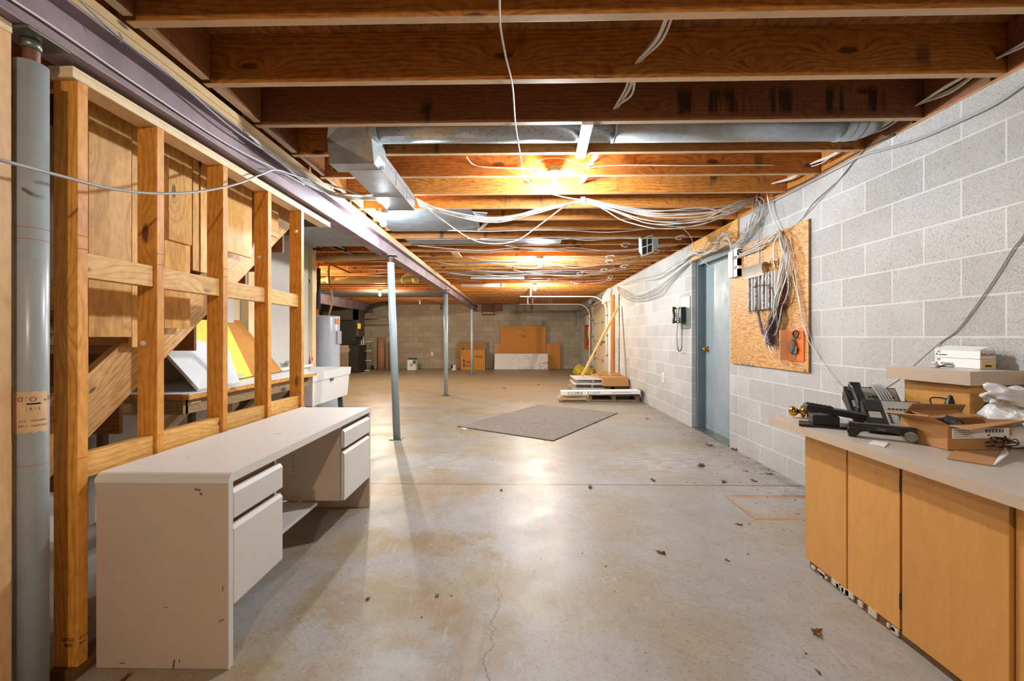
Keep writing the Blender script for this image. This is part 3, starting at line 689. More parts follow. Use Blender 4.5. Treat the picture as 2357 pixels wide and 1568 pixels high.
t = thing('pedestal_shelf', 'small raised beige shelf block standing on the counter by the block wall', 'shelf', (2.1, 2.08, CZ))
SHZ = 1.033
q = [(1.930, 2.27), (1.975, 1.90), (2.262, 1.945), (2.262, 2.27)]
b = BM(); poly(b, [(x, y, SHZ-0.061) for x, y in q], 0.061, (0, 0, 1)); obj('shelf_top', b, lam_m, t)
b = BM(); q2 = [(1.928, 2.272), (1.9735, 1.898), (2.264, 1.943), (2.264, 2.272)]
poly(b, [(x, y, SHZ-0.061) for x, y in q2], 0.0595, (0, 0, 1)); obj('edge_band', b, lam_edge, t)
b = BM(); q = [(1.995, 2.24), (2.015, 1.94), (2.215, 1.955), (2.25, 2.24)]
poly(b, [(x, y, CZ+0.001) for x, y in q], SHZ-0.062-CZ, (0, 0, 1)); obj('shelf_body', b, door_ply, t)
b = BM(); tube(b, (2.2165, 1.952, CZ+0.002), (2.2165, 1.952, SHZ-0.063), 0.005, n=8); obj('corner_trim', b, tread_m, t)

# ------------------------------------------------------------------ ducts overhead
t = thing('round_duct', 'long round galvanized duct between joists with a rectangular boot and branch', 'duct', (0, 2.67, H+1.2))
zc = H+1.312
b = BM(); tube(b, (-0.90, 2.67, zc), (0.60, 2.67, zc), 0.094, n=32); obj('speckled_pipe', b, galv_sp, t)
b = BM(); tube(b, (0.59, 2.67, zc), (1.98, 2.67, zc), 0.096, n=32); tube(b, (0.585, 2.67, zc), (0.60, 2.67, zc), 0.0985, n=32); obj('pipe', b, galv_m, t)
b = BM(); hose(b, [(1.97, 2.67, zc), (2.06, 2.67, zc+0.004), (2.14, 2.67, zc+0.03), (2.19, 2.67, zc+0.09), (2.20, 2.67, zc+0.2)], 0.098, 28, 4)
for x in (1.975, 2.03, 2.09): tube(b, (x, 2.67, zc+max(0, x-2.0)*0.1), (x+0.008, 2.67, zc+max(0, x-2.0)*0.1), 0.101, n=28)
obj('elbow', b, galv_m, t)
b = BM(); tube(b, (-0.925, 2.67, zc), (-0.865, 2.67, zc), 0.0975, n=32); obj('collar', b, galv_m, t)
b = BM()
za, zb_, zt = H+1.10, H+1.262, H+1.40
q = [(-1.20, za), (-0.915, za), (-0.885, za+0.05), (-0.885, zt), (-1.10, zt), (-1.215, zb_)]
A = [b.verts.new((x, 2.50 if z > zb_+0.01 else 2.70, z)) for x, z in q]; B_ = [b.verts.new((x, 2.84, z)) for x, z in q]
b.faces.new(A); b.faces.new(B_[::-1])
for i in range(6): b.faces.new((A[i], A[(i+1)%6], B_[(i+1)%6], B_[i]))
box(b, -1.216, -0.884, 2.694, 2.700, zb_-0.004, zb_+0.004)
obj('duct_boot', b, galv('boot_metal', '98a0a2', 0.4, 0.35), t)
b = BM(); box(b, -1.128, -0.898, 2.80, 3.685, H+1.098, ZJ-0.004)
box(b, -1.131, -0.895, 3.33, 3.336, H+1.095, ZJ-0.006); box(b, -1.131, -0.895, 3.677, 3.687, H+1.094, ZJ-0.003)
obj('rectangular_duct', b, galv_m, t)
b = BM()
for k in range(3): box(b, -0.8985, -0.893, 2.82+0.3*k, 2.822+0.3*k, H+1.11, H+1.21)
box(b, -0.8985, -0.894, 2.80, 3.67, H+1.178, H+1.182); obj('duct_seams', b, galv_d, t)
b = BM(); box(b, -1.46, -0.45, 4.085, 4.93, ZJ-0.006, ZJ-0.001); tag(obj('metal_sheet', b, galv_d), 'flat grey sheet metal panel closing joist bays behind the rectangular duct', 'panel')
b = BM()
poly(b, [at(1086, 487, z=ZJ), at(1122, 490, z=ZJ), at(1118, 498, z=ZJ-0.05), at(1097, 500, z=ZJ-0.05)], 0.002)
poly(b, [at(1092, 501, z=ZJ-0.02), at(1101, 503, z=ZJ-0.02), at(1106, 532, z=ZJ-0.03), at(1100, 532, z=ZJ-0.03)], 0.002)
poly(b, [at(1104, 533, z=ZJ-0.02), at(1128, 510, z=ZJ-0.01), at(1120, 508, z=ZJ-0.01), at(1100, 528, z=ZJ-0.05)], 0.002)
tag(obj('sheet_metal_tab', b, galv_m), 'bent shiny metal tab hanging at the corner of the grey sheet panel', 'metal tab')
b = BM(); beam(b, (0.395, 2.44, ZJ-0.011), (0.42, 2.905, ZJ-0.011), 0.066, 0.018, bev=0.002)
tag(obj('painted_slat', b, paperw), 'short white slat nailed across two joists beneath the round duct', 'slat')
b = BM(); beam(b, at(1046, 580, z=ZJ-0.01), at(1056, 592, z=ZJ-0.01), 0.10, 0.018); tag(obj('wood_scrap', b, pine_x), 'small pale wood scrap nailed under the joists beyond the metal panel', 'wood scrap')
t = thing('air_register', 'white metal air register boot hanging between joists near the wall', 'air vent', (1.7, 5.6, ZJ-0.1))
c = at(1490, 566, z=ZJ-0.09)
M = Matrix.Translation(c) @ Matrix.Rotation(-0.35, 4, 'Y') @ Matrix.Rotation(-0.75, 4, 'X')
b = BM()
for q in ((-0.08, -0.065, -0.14, 0.14), (0.065, 0.08, -0.14, 0.14), (-0.08, 0.08, -0.14, -0.125), (-0.08, 0.08, 0.125, 0.14), (-0.005, 0.005, -0.13, 0.13), (-0.07, 0.07, -0.005, 0.005)): box(b, *q, 0, 0.012, M)
obj('register_frame', b, whitem, t)
b = BM(); box(b, -0.066, 0.066, -0.126, 0.126, 0.012, 0.02, M); obj('register_opening', b, duct_bk, t)
b = BM(); box(b, -0.07, 0.07, -0.13, 0.13, 0.021, 0.09, M); box(b, -0.02, 0.16, -0.05, 0.12, 0.03, 0.12, M); obj('register_boot', b, galv_m, t)
# returned sheet metal strips and long pipes above the far rows
for i, (v, y0, y1, xa, xb, mm) in enumerate(((0, 5.35, 5.62, -1.42, 0.55, galv_d), (0, 6.98, 7.06, -1.0, 0.2, galv_d), (0, 8.1, 8.3, -1.42, 1.2, galv_d))):
    b = BM(); box(b, xa, xb, y0, y1, ZJ-0.005, ZJ-0.001); tag(obj('joist_pan', b, mm), ['dull metal joist pan nearest behind the grey sheet panel', 'narrow metal joist pan before the second bare bulb', 'long metal joist pan just past the second bare bulb'][i], 'panel')
b = BM(); hose(b, [(-1.3, 9.78, ZJ-0.041), (-0.35, 9.78, ZJ-0.041)], 0.04, 16, 1); lathe(b, (-0.42, 9.78, ZJ-0.041), [(0.046, 0), (0.046, 0.10)], 16, (1, 0, 0))
tag(obj('drain_pipe', b, whitep), 'white drain pipe stub under the joists near the warm bulb', 'pipe')
b = BM(); hose(b, [(-0.95, 8.55, ZJ-0.04), (0.12, 8.55, ZJ-0.04)], 0.035, 16, 1)
tag(obj('tube_lamp', b, whitep), 'long pale tube fastened under the joists past the second bulb', 'tube')

# ------------------------------------------------------------------ cables
def cable(name, label, P, r, mat, cat='cable', group=None, k=8):
    b = hose(BM(), P, r, 8, k)
    return tag(obj(name, b, mat), label, cat, group)
def jit(P, s, rnd, ends=0.3):
    out = []
    for i, p in enumerate(P):
        f = ends if i in (0, len(P)-1) else 1.0
        out.append(Vector(p)+Vector((rnd.gauss(0, s), rnd.gauss(0, s), rnd.gauss(0, s)))*f)
    return out
zq = ZJ-0.012
cable('hanging_cable', 'long white cable dangling from the top of the picture to the bundle tie', [at(1149, -60, z=zq), at(1150, 0, z=zq), at(1152, 60, z=zq), at(1164, 130, z=zq-0.02), at(1180, 200, z=zq-0.02), at(1187, 290, z=zq), at(1200, 370, z=zq-0.02), at(1205, 405, z=zq-0.01), at(1240, 435, z=zq-0.04), at(1290, 452, Y=3.6), at(1338, 460, Y=3.68)], 0.0045, cable_w)
cable('lamp_cable', 'white cable stapled along the orange joist, left of the first bulb', [at(1073, 360, Y=3.2), at(1088, 378, Y=3.25), at(1120, 385, Y=3.25), at(1200, 387, Y=3.25), at(1265, 392, Y=3.2)], 0.0045, cable_w)
cable('lamp_cable', 'white cable looping over the first bare bulb and its box', [at(1268, 395, Y=3.18), at(1236, 396, Y=3.2), at(1230, 378, Y=3.2), at(1252, 366, Y=3.2), at(1300, 366, Y=3.2), at(1350, 382, Y=3.2), at(1362, 380, Y=3.2), at(1372, 358, Y=3.0)], 0.0045, cable_w)
cable('lamp_cable', 'white cable running right of the first bulb to the wall', [at(1300, 392, Y=3.18), at(1345, 396, Y=3.2), at(1360, 384, Y=3.22), at(1440, 380, Y=3.245), at(1600, 381, Y=3.245), at(1760, 380, Y=3.245), at(1868, 383, Y=3.245), at(1930, 350, Y=2.95)], 0.0045, cable_w)
# cables threaded through holes in the joists
for nm, xs, lab in (('mid', (0.60, 0.565, 0.552, 0.545, 0.53, 0.52), 'pale cable threaded through joist holes above the aisle, right of the white slat'),
                    ('wall', (2.25, 2.235, 2.236, 2.23, 2.2, 2.15), 'pale cable threaded through joist holes close to the block wall')):
    rnd = random.Random(11 if nm == 'mid' else 12)
    for c in range(4):
        P = []
        ys = [0.9]+[1.633+0.4064*k for k in range(6)]
        for k, yj in enumerate(ys):
            x = xs[max(0, min(k-1, 5))]+0.009*(c-1) if k else xs[0]
            P.append((x, yj+0.0, H+1.298+0.004*c))
            if k < len(ys)-1:
                yn = ys[k+1]; s_ = rnd.uniform(-0.01, 0.03) if nm == 'mid' else rnd.uniform(0.0, 0.03)
                P.append((x+rnd.uniform(0.0, 0.03)*(1 if nm == 'mid' else -1)*(c == 1), (yj+yn)/2, H+1.315-s_-0.015))
        cable('threaded_cable', lab, P, 0.006, cable_w, group='cables threaded through joists (%s)' % ('over the aisle' if nm == 'mid' else 'by the wall'))
# first swagged bundle
rnd = random.Random(5)
A0 = at(957, 456, Y=3.72); HK = at(1341, 459, Y=3.70); B0 = at(1737, 456, X=2.2)
for i in range(8):
    m = 497+rnd.uniform(0, 20); yy = 3.72+rnd.uniform(-0.03, 0.12)
    P = [A0+Vector((0, 0.02*i, -0.004*i)), at(1040, (478+m)/2+rnd.uniform(-2, 2), Y=yy), at(1140, m+rnd.uniform(-3, 3), Y=yy), at(1240, 480+i*1.6+rnd.uniform(-2, 2), Y=yy), HK+Vector((rnd.uniform(-0.01, 0.01), 0, 0.004*i-0.02))]
    cable('bundled_cable', 'grey-white cable in the drooping bundle between duct end and tie', P, rnd.uniform(0.0028, 0.0042), cable_g if i % 3 == 1 else cable_w, group='drooping cable bundle left of the tie')
for i in range(11):
    m = 484+rnd.uniform(0, 42)
    P = [HK+Vector((rnd.uniform(-0.01, 0.01), 0, 0.004*i-0.022)), at(1420, (468+m)/2-3, Y=3.72+0.01*i), at(1500, m+rnd.uniform(-2, 2), Y=3.74), at(1610, m-2+rnd.uniform(-4, 4)-max(0, i-6)*0.5, Y=3.78), at(1690, 468+i*2.2, Y=3.85), B0+Vector((0, rnd.uniform(-0.03, 0.03), rnd.uniform(-0.02, 0.01)))]
    cable('bundled_cable', 'grey-white cable in the drooping bundle between tie and block wall', P, 0.0045, cable_g if i % 3 == 1 else cable_w, group='drooping cable bundle right of the tie')
cable('drooping_cable', 'single white cable sagging lowest below the bundle, past the metal panel', [A0+Vector((0.02, 0, -0.01)), at(1010, 500, Y=3.8), at(1080, 548, Y=3.85), at(1130, 561, Y=3.9), at(1190, 553, Y=3.9), at(1250, 512, Y=3.85), at(1300, 475, Y=3.75), HK], 0.005, cable_w)
cable('drooping_cable', 'white cable sagging lowest on the right of the tie, under its bundle', [HK, at(1390, 482, Y=3.75), at(1440, 510, Y=3.8), at(1530, 527, Y=3.85), at(1630, 512, Y=3.9), at(1700, 480, Y=3.95), B0], 0.005, cable_w)
b = BM()
for k in range(4): hose(b, [HK+Vector((-0.012+0.01*k, 0, 0.02)), HK+Vector((-0.014+0.01*k, -0.02, -0.01)), HK+Vector((-0.006+0.008*k, -0.004, -0.045)), HK+Vector((-0.002+0.006*k, 0.02, -0.01))], 0.004, 8, 5)
tag(obj('cable_tie', b, cable_w), 'white cable wrapped as a tie around the bundle beneath the joist', 'cable tie')
# cables on the steel beam
def onb(u, v, x=BX+0.003): return at(u, v, X=x)
cable('beam_cable', 'white cable stretched along the face of the maroon beam', [onb(10, -12, BX-0.05), onb(130, 67, BX-0.05), onb(330, 205, BX-0.05), onb(520, 330, BX-0.05), onb(640, 392, BX-0.02), onb(700, 425)], 0.004, cable_w)
cable('beam_cable', 'grey cable clipped under the top edge of the maroon beam', [onb(178, -5), onb(275, 85), onb(400, 180), onb(540, 300), onb(640, 365), onb(720, 410), onb(790, 440), onb(860, 456)], 0.0045, cable_g)
rnd = random.Random(21)
for i in range(5):
    P = [onb(560+i*12, 300+i*12), onb(640+i*3, 360+i*5), onb(700, 405+i*4), onb(760, 440+i*2), at(815, 450+i*3+rnd.uniform(-4, 3), Y=3.3), at(862, 452+i*2, Y=3.55), A0+Vector((-0.32, 0, -0.01*i))]
    cable('beam_cable', 'white cable gathering along the beam edge towards the rectangular duct', P, 0.004, cable_w if i % 2 else cable_g, group='cables leaving the beam for the duct')
cable('sagging_cable', 'thick grey-white cable sagging across the front of the stud wall', [at(-30, 360, Y=1.15), at(0, 368, X=-1.42), at(120, 400, X=-1.43), at(250, 433, X=-1.44), at(350, 445, X=-1.44), at(450, 442, X=-1.45), at(540, 425, X=-1.46), at(600, 402, X=-1.47), at(636, 391, X=-1.485), at(690, 408, X=-1.48), at(760, 425, X=-1.48), at(840, 452, Y=3.5)], 0.0052, cable_g)
for (u, v) in ((274, 92), (548, 295), (698, 405), (800, 480), (858, 522), (895, 558), (935, 585)):
    p = onb(u, v, BX+0.001); b = BM(); hose(b, [p+Vector((-0.002, 0, 0.03)), p+Vector((0.012, 0, 0.005)), p+Vector((0.002, 0.0, -0.012))], 0.0015, 6, 4)
    tag(obj('wire_clip', b, steel), 'small wire clip hooked over the top flange of the beam', 'clip', 'clips on the beam flange')
# cable along the top of the block wall
W2 = WX-0.008
cable('wall_cable', 'thick dark grey cable sagging along the top of the block wall', [at(2420, 150, X=W2), at(2357, 195, X=W2), at(2290, 240, X=W2), at(2200, 283, X=W2), at(2110, 322, X=W2), at(2040, 343, X=W2), at(1985, 358, X=W2), at(1930, 386, X=W2), at(1860, 422, X=W2), at(1790, 458, X=W2), at(1740, 480, X=W2)], 0.0085, cable_g)
cable('wall_cable', 'black cable lying along the sill above the block wall', [at(2060, 310, X=W2), at(1990, 342, X=W2), at(1900, 392, X=W2), at(1850, 420, X=W2), at(1780, 452, X=W2)], 0.006, cable_d)
for i, (a, c_) in enumerate(((1880, 1815), (1872, 1812))):
    cable('thin_wall_wire', 'thin grey wire slanting down the block wall to the plywood board', [at(1993, 342, X=W2), at(1972, 362+3*i, X=W2), at(1930, 415, X=W2), at(a, 468, X=W2), at(1845, 505, X=W2), at(c_, 533, X=2.235)], 0.0022, cable_d if i else cable_g, group='thin wires above the plywood board')
cable('shelf_wire', 'flat grey wire swooping down the block wall behind the white boxes', [at(2420, 440, X=W2), at(2357, 540, X=W2), at(2330, 575, X=W2), at(2290, 640, X=W2), at(2240, 712, X=W2), at(2200, 762, X=W2), at(2160, 792, X=W2), at(2108, 838, X=2.2), at(2075, 870, X=2.1), at(2040, 893, X=2.05)], 0.004, cable_g)
cable('counter_wire', 'thin white wire drooping down the wall from board to counter telephones', [at(1818, 540, X=2.24), at(1832, 640, X=2.23), at(1852, 760, X=2.23), at(1880, 815, X=2.25), at(1915, 870, X=2.2), at(1945, 905, X=2.1), at(1985, 928, X=2.0)], 0.0028, cable_w)
cable('counter_wire', 'second thin pale wire drooping beside the first beneath the board', [at(1838, 640, X=2.24), at(1864, 770, X=2.25), at(1890, 830, X=2.25), at(1905, 860, X=2.22), at(1940, 905, X=2.1), at(1960, 912, X=2.05), at(2010, 910, X=2.0)], 0.0022, cable_g)

# ------------------------------------------------------------------ plywood board and telephone wiring
XW = WX-0.022
def pb(u, v, x=XW): return at(u, v, X=x)
BY0 = pb(1861, 700).y; BY1 = pb(1682, 700).y; BZ0 = pb(1861, 858).z; BZ1 = BZ0+1.195
t = thing('plywood_board', 'square plywood backboard fixed to the block wall over the counter', 'board', (WX-0.01, (BY0+BY1)/2, BZ0))
b = BM(); box(b, XW, WX-0.002, BY0, BY1, BZ0, BZ1, None, 0.001); obj('board', b, ply_m, t)
b = BM(); box(b, XW, WX-0.002, BY0-0.0008, BY0-0.0001, BZ0, BZ1); obj('laminated_edge', b, wood('ply_edge', 'a87c4e', '6b4a2c', 'Z', knots=0, grain=1.2), t)
for (u, v) in ((1708, 837), (1724, 840), (1732, 842), (1853, 853)):
    b = BM(); lathe(b, pb(u, v), [(0.010, 0), (0.008, 0.003)], 10, (-1, 0, 0)); obj('screw', b, steel, t)
def punch(lab, u0, u1, v0, v1, cols):
    a = pb(u0, v0); c = pb(u1, v0); z0 = pb(u1, v1).z; z1 = c.z
    t = thing('terminal_block', lab, 'terminal block', (XW-0.02, (a.y+c.y)/2, z0))
    b = BM(); box(b, XW-0.02, XW-0.001, c.y, a.y, z0, z1); obj('block_base', b, greyp, t)
    for k in range(cols+1):
        y = c.y+(a.y-c.y)*k/cols; b = BM(); box(b, XW-0.045, XW-0.001, y-0.004, y+0.004, z0, z1); obj('fanning_strip', b, whitep, t)
    rr = random.Random(int(u0)); 
    for k in range(cols):
        y0 = c.y+(a.y-c.y)*k/cols; w = (a.y-c.y)/cols
        b = BM()
        if k % 2 == 0:
            for j in range(40):
                z = z0+(z1-z0)*(j+0.5)/40; box(b, XW-0.032, XW-0.021, y0+0.01, y0+w-0.01, z-0.0012, z+0.0012)
            o = obj('terminal_rows', b, steel, t); o['kind'] = 'stuff'
        else:
            for j in range(60):
                z = rr.uniform(z0, z1); z2 = z-rr.uniform(0.01, 0.07)
                hose(b, [(XW-0.03, y0+rr.uniform(0.004, w), z), (XW-0.05, y0+rr.uniform(0.004, w), (z+z2)/2), (XW-0.03, y0+rr.uniform(0.004, w), z2)], 0.0014, 4, 2)
            o = obj('jumper_wires', b, plain('wire_violet', '7a6470', 0.6, var=0.2, sc=90), t); o['kind'] = 'stuff'
    return t
punch('terminal block on the left of the board, under the white cover plate', 1733, 1765, 631, 712, 4)
punch('terminal block in the middle of the board, behind the grey cables', 1767, 1795, 622, 709, 4)
def fuzz(name, lab, P, n, s, r, mat, seed):
    rr = random.Random(seed); b = BM()
    for k in range(n):
        i0 = rr.randint(0, max(0, len(P)-3)); Q = jit(P[i0:i0+3], s, rr, 1.0); hose(b, Q, r, 4, 4)
    return tag(obj(name, b, mat), lab, 'wires', None, 'stuff')
fuzz('loose_wires', 'reddish brown tangle of thin wires right of the terminal blocks', [pb(1806, 632, XW-0.03), pb(1808, 660, XW-0.04), pb(1804, 690, XW-0.04), pb(1797, 712, XW-0.03), pb(1790, 740, XW-0.03)], 110, 0.016, 0.0013, plain('wire_brown', '7a3c26', 0.6, var=0.3, sc=80), 4)
fuzz('loose_wires', 'violet and white tangle of thin wires hanging beneath the terminal blocks', [pb(1782, 712, XW-0.03), pb(1780, 735, XW-0.05), pb(1776, 762, XW-0.05), pb(1776, 792, XW-0.04)], 130, 0.020, 0.0013, plain('wire_purple', '5b4a5a', 0.6, var=0.4, sc=60), 5)
fuzz('loose_wires', 'thin violet wires curving down from the left terminal block', [pb(1745, 712, XW-0.02), pb(1750, 745, XW-0.03), pb(1757, 768, XW-0.03), pb(1765, 790, XW-0.03)], 40, 0.007, 0.0013, plain('wire_lilac', '8c7690', 0.6, var=0.3, sc=60), 6)
fuzz('loose_wires', 'pale fine wires trailing down beside the orange bracket', [pb(1800, 700, XW-0.01), pb(1806, 740, XW-0.02), pb(1800, 765, XW-0.01)], 26, 0.018, 0.0010, plain('wire_tan', 'a98a62', 0.6, var=0.2, sc=60), 8)
# cover plate: curved channel
t0 = pb(1740, 620, XW-0.06)
b = BM(); a = pb(1707, 633, XW-0.10); c = pb(1752, 627, XW-0.10)
ya = pb(1716, 632, XW-0.05).y; yb = pb(1762, 632, XW-0.05).y; pr = []
for i in range(9):
    an = i/8*PI*1.15; pr.append((0.045*math.sin(an), 0.045-0.045*math.cos(an)))
zt = pb(1760, 603, XW-0.05).z
prof = [(-0.10, zt-0.085), (-0.07, zt-0.10)]+[(-0.03+0.032*math.cos(PI-x_*PI/8*1.2), zt-0.035+0.035*math.sin(x_*PI/8*1.2)) for x_ in range(9)]
prof = [(-0.055, zt-0.115), (-0.075, zt-0.10), (-0.085, zt-0.055), (-0.080, zt-0.02), (-0.060, zt-0.002), (-0.035, zt-0.002), (-0.02, zt-0.018)]
A = [b.verts.new((XW+x, ya, z)) for x, z in prof]; B_ = [b.verts.new((XW+x, yb, z)) for x, z in prof]
for i in range(len(prof)-1): b.faces.new((A[i], A[i+1], B_[i+1], B_[i])).smooth = True
r_ = bmesh.ops.solidify(b, geom=b.faces[:], thickness=0.003)
tag(obj('cover_plate', b, plain('ivory_cover', 'f8f2e2', 0.5)), 'curved ivory cover plate tilted over the left terminal block', 'cover')
# raceway
t = thing('cable_raceway', 'white slotted cable raceway on the upper left corner of the board', 'raceway', pb(1690, 640, XW-0.02))
a = pb(1680, 585, XW-0.03); c = pb(1700, 585, XW-0.03); z0 = pb(1690, 638, XW-0.03).z; z1 = pb(1690, 578, XW-0.03).z
b = BM(); box(b, XW-0.05, XW-0.001, c.y+0.09, a.y, z0, z1, None, 0.003); obj('raceway_cover', b, whitep, t)
b = BM()
for k in range(3): box(b, XW-0.035, XW-0.001, c.y, c.y+0.085, z0+k*0.105, z0+k*0.105+0.075)
box(b, XW-0.035, XW-0.001, c.y, c.y+0.02, z0, z1); obj('slotted_side', b, whitep, t)
# grey cable bundles around the board
HUB = at(1690, 570, X=XW-0.03); TOP = pb(1792, 533, XW-0.03)
rnd = random.Random(31)
for i in range(9):
    P = [B0+Vector((0, rnd.uniform(-0.05, 0.05), 0)), at(1752-i*1.5, 470+i, X=2.2), at(1748-i*3, 500+i*2, X=2.21), at(1730-i*2, 530, X=2.21), at(1708, 553, X=2.22), HUB+Vector((rnd.uniform(-0.02, 0), rnd.uniform(-0.06, 0.06), rnd.uniform(-0.03, 0.03)))]
    P = jit(P, 0.022, rnd)
    cable('riser_cable', 'grey cable dropping from the ceiling bundle to the door frame corner', P, 0.004, cable_g if i % 2 else cable_w, group='cables dropping to the door frame corner')
for i in range(8):
    P = [HUB+Vector((0, rnd.uniform(-0.03, 0.03), rnd.uniform(-0.03, 0.02))), pb(1705, 588-i*0.9, XW-0.03), pb(1730, 584-i*2.6, XW-0.03), pb(1755, 572-i*3.2, XW-0.03), pb(1778, 548-i, XW-0.03), TOP+Vector((0, rnd.uniform(-0.02, 0.02), rnd.uniform(-0.01, 0.02)))]
    P = jit(P, 0.009, rnd)
    cable('swag_cable', 'grey cable swagging across the top of the plywood board', P, 0.004, cable_g if i % 2 else cable_w, group='cables swagging across the board')
for i in range(9):
    dx = i*2.4
    P = [TOP+Vector((0, rnd.uniform(-0.02, 0.02), rnd.uniform(-0.01, 0.01))), pb(1800+dx*0.5, 560, XW-0.05), pb(1797+dx, 600, XW-0.06), pb(1793+dx*0.8, 640, XW-0.07), pb(1783+dx*0.7, 690, XW-0.075), pb(1770+dx*0.7, 740, XW-0.06), pb(1762+dx*0.6, 775, XW-0.05), pb(1764+dx*0.6, 795+rnd.uniform(-6, 3), XW-0.045)]
    P = jit(P, 0.014, rnd)
    if i in (2, 4): P += [pb(1776, 812, XW-0.045), pb(1781, 806, XW-0.04), pb(1772, 790, XW-0.035)]
    cable('drop_cable', 'grey cable hanging down the middle of the board to its low loop', P, 0.0045, cable_g if i % 2 else cable_w, group='cables hanging down the board')
cable('drop_cable', 'grey cable bowing out on the right side of the terminal blocks', [TOP, pb(1806, 580, XW-0.05), pb(1812, 620, XW-0.06), pb(1815, 660, XW-0.06), pb(1808, 690, XW-0.06), pb(1800, 705, XW-0.05), pb(1794, 740, XW-0.05), pb(1785, 770, XW-0.04), pb(1766, 776, XW-0.04)], 0.006, cable_g)
cable('drop_cable', 'grey cable rising straight from the cover plate to the ceiling', [at(1750, 462, X=2.2), pb(1747, 520, XW-0.02), pb(1747, 560, XW-0.015), pb(1748, 600, XW-0.02), pb(1747, 650, XW-0.05), pb(1746, 715, XW-0.05)], 0.006, cable_g)
cable('drop_cable', 'pale cable dropping straight from the bundle top to the middle terminal block', [at(1765, 445, X=2.2), at(1775, 490, X=2.22), TOP, pb(1782, 560, XW-0.015), pb(1781, 600, XW-0.02), pb(1783, 618, XW-0.02)], 0.006, cable_w)
cable('drop_cable', 'pale cable falling down the right side of the plywood board', [TOP, pb(1815, 590, XW-0.02), pb(1826, 640, XW-0.02), pb(1838, 690, XW-0.02), pb(1850, 745, XW-0.02), pb(1858, 772, XW-0.02)], 0.004, cable_w)
cable('jumper_cable', 'dark red jumper wire arching across the left terminal block', [pb(1733, 662, XW-0.05), pb(1745, 657, XW-0.06), pb(1765, 656, XW-0.065), pb(1775, 662, XW-0.06), pb(1783, 680, XW-0.06)], 0.004, plain('wire_maroon', '5e2c24', 0.5))
for i, (u, v) in enumerate(((1777, 607), (1796, 602), (1797, 789))):
    q = [pb(u-4, v+8, XW-0.002), pb(u-4, v-6, XW-0.03), pb(u+6, v-7, XW-0.03), pb(u+6, v+8, XW-0.002)]
    b = hose(BM(), q, 0.004, 8, 1); tag(obj('wire_ring', b, steel), ['metal wire ring above the middle terminal block, left one', 'metal wire ring at the top right corner of the terminal blocks', 'metal wire ring beside the orange bracket'][i], 'ring')
# loops over the door header and at the ceiling corner
rnd = random.Random(41)
for i in range(10):
    P = [HUB+Vector((-0.02, 0, 0.0)), at(1668+rnd.uniform(-8, 8), 545+rnd.uniform(-14, 16), X=2.2), at(1640+rnd.uniform(-8, 8), 560+rnd.uniform(-16, 22), X=2.18), at(1615+rnd.uniform(-5, 5), 582+rnd.uniform(-10, 10), X=2.2), at(1590, 585+rnd.uniform(-8, 8), X=2.2), at(1560+rnd.uniform(-8, 8), 605+rnd.uniform(-6, 6), X=2.24), at(1520, 632+rnd.uniform(-4, 10), X=2.26), at(1475, 645+rnd.uniform(-4, 6), X=2.262), at(1445, 652+rnd.uniform(-3, 4), X=2.262), at(1425, 658, X=2.262)]
    cable('loose_cable', 'loose grey cable looping across the yellow header over the door', P, 0.0035, cable_g if i % 3 else cable_w, group='loose cables over the door')
for i in range(6):
    P = [at(1590, 600, X=2.24), at(1540, 640+i*4, X=2.255), at(1500+i*4, 668+i*3, X=2.255), at(1465, 680+i*3, X=2.255), at(1435-i, 665+i*3, X=2.255), at(1420, 660, X=2.26)]
    cable('wall_loop_cable', 'thin dark cable looping low across the painted wall beyond the door', P, 0.003, cable_d if i % 2 else cable_g, group='thin cables looping on the far wall')
cable('hanging_cable', 'white cable hanging from the ceiling in front of the door header', [at(1575, 528, z=ZJ-0.01), at(1590, 545, X=2.0), at(1600, 575, X=2.0), at(1615, 598, X=2.1), at(1640, 618, X=2.2)], 0.0045, cable_w)
# cables strung across the receding joists
rnd = random.Random(77)
for i in range(19):
    y = 4.9+i*0.27+rnd.uniform(-0.08, 0.08); y = 1.652+0.4064*round((y-1.652)/0.4064)
    xa = rnd.uniform(-1.3, 0.2); xb = rnd.uniform(1.2, 2.2)
    if rnd.random() < 0.3: xa = -1.35
    n = rnd.randint(5, 8); dy = rnd.uniform(-0.15, 0.15); P = []
    for k in range(n+1):
        f = k/n; P.append((xa+(xb-xa)*f, y-0.007*(xa+(xb-xa)*f)+(dy+rnd.uniform(-0.08, 0.08))*(0 < k < n), ZJ-0.004-(0.02+rnd.uniform(0, 0.035))*math.sin(PI*((f*2.0) % 1.0))))
    cable('strung_cable', 'pale cable strung across the underside of the receding joists', P, rnd.uniform(0.004, 0.006), cable_w if rnd.random() < 0.7 else cable_g, group='cables strung across receding joists', k=5)
rnd = random.Random(78)
for i in range(12):
    y = 5.2+i*0.42; c = Vector((rnd.uniform(1.3, 2.1)-0.02*i, y, ZJ-0.02)); P = []
    for k in range(6): P.append(c+Vector((0.05*math.cos(k*1.3)+rnd.uniform(-.02, .02), 0.02*k-0.05, 0.02*math.sin(k*1.3)-0.005)))
    cable('cable_knot', 'small coil of pale cable pulled through a joist hole near the wall', P, 0.007, cable_w, group='cable coils near the wall', k=4)

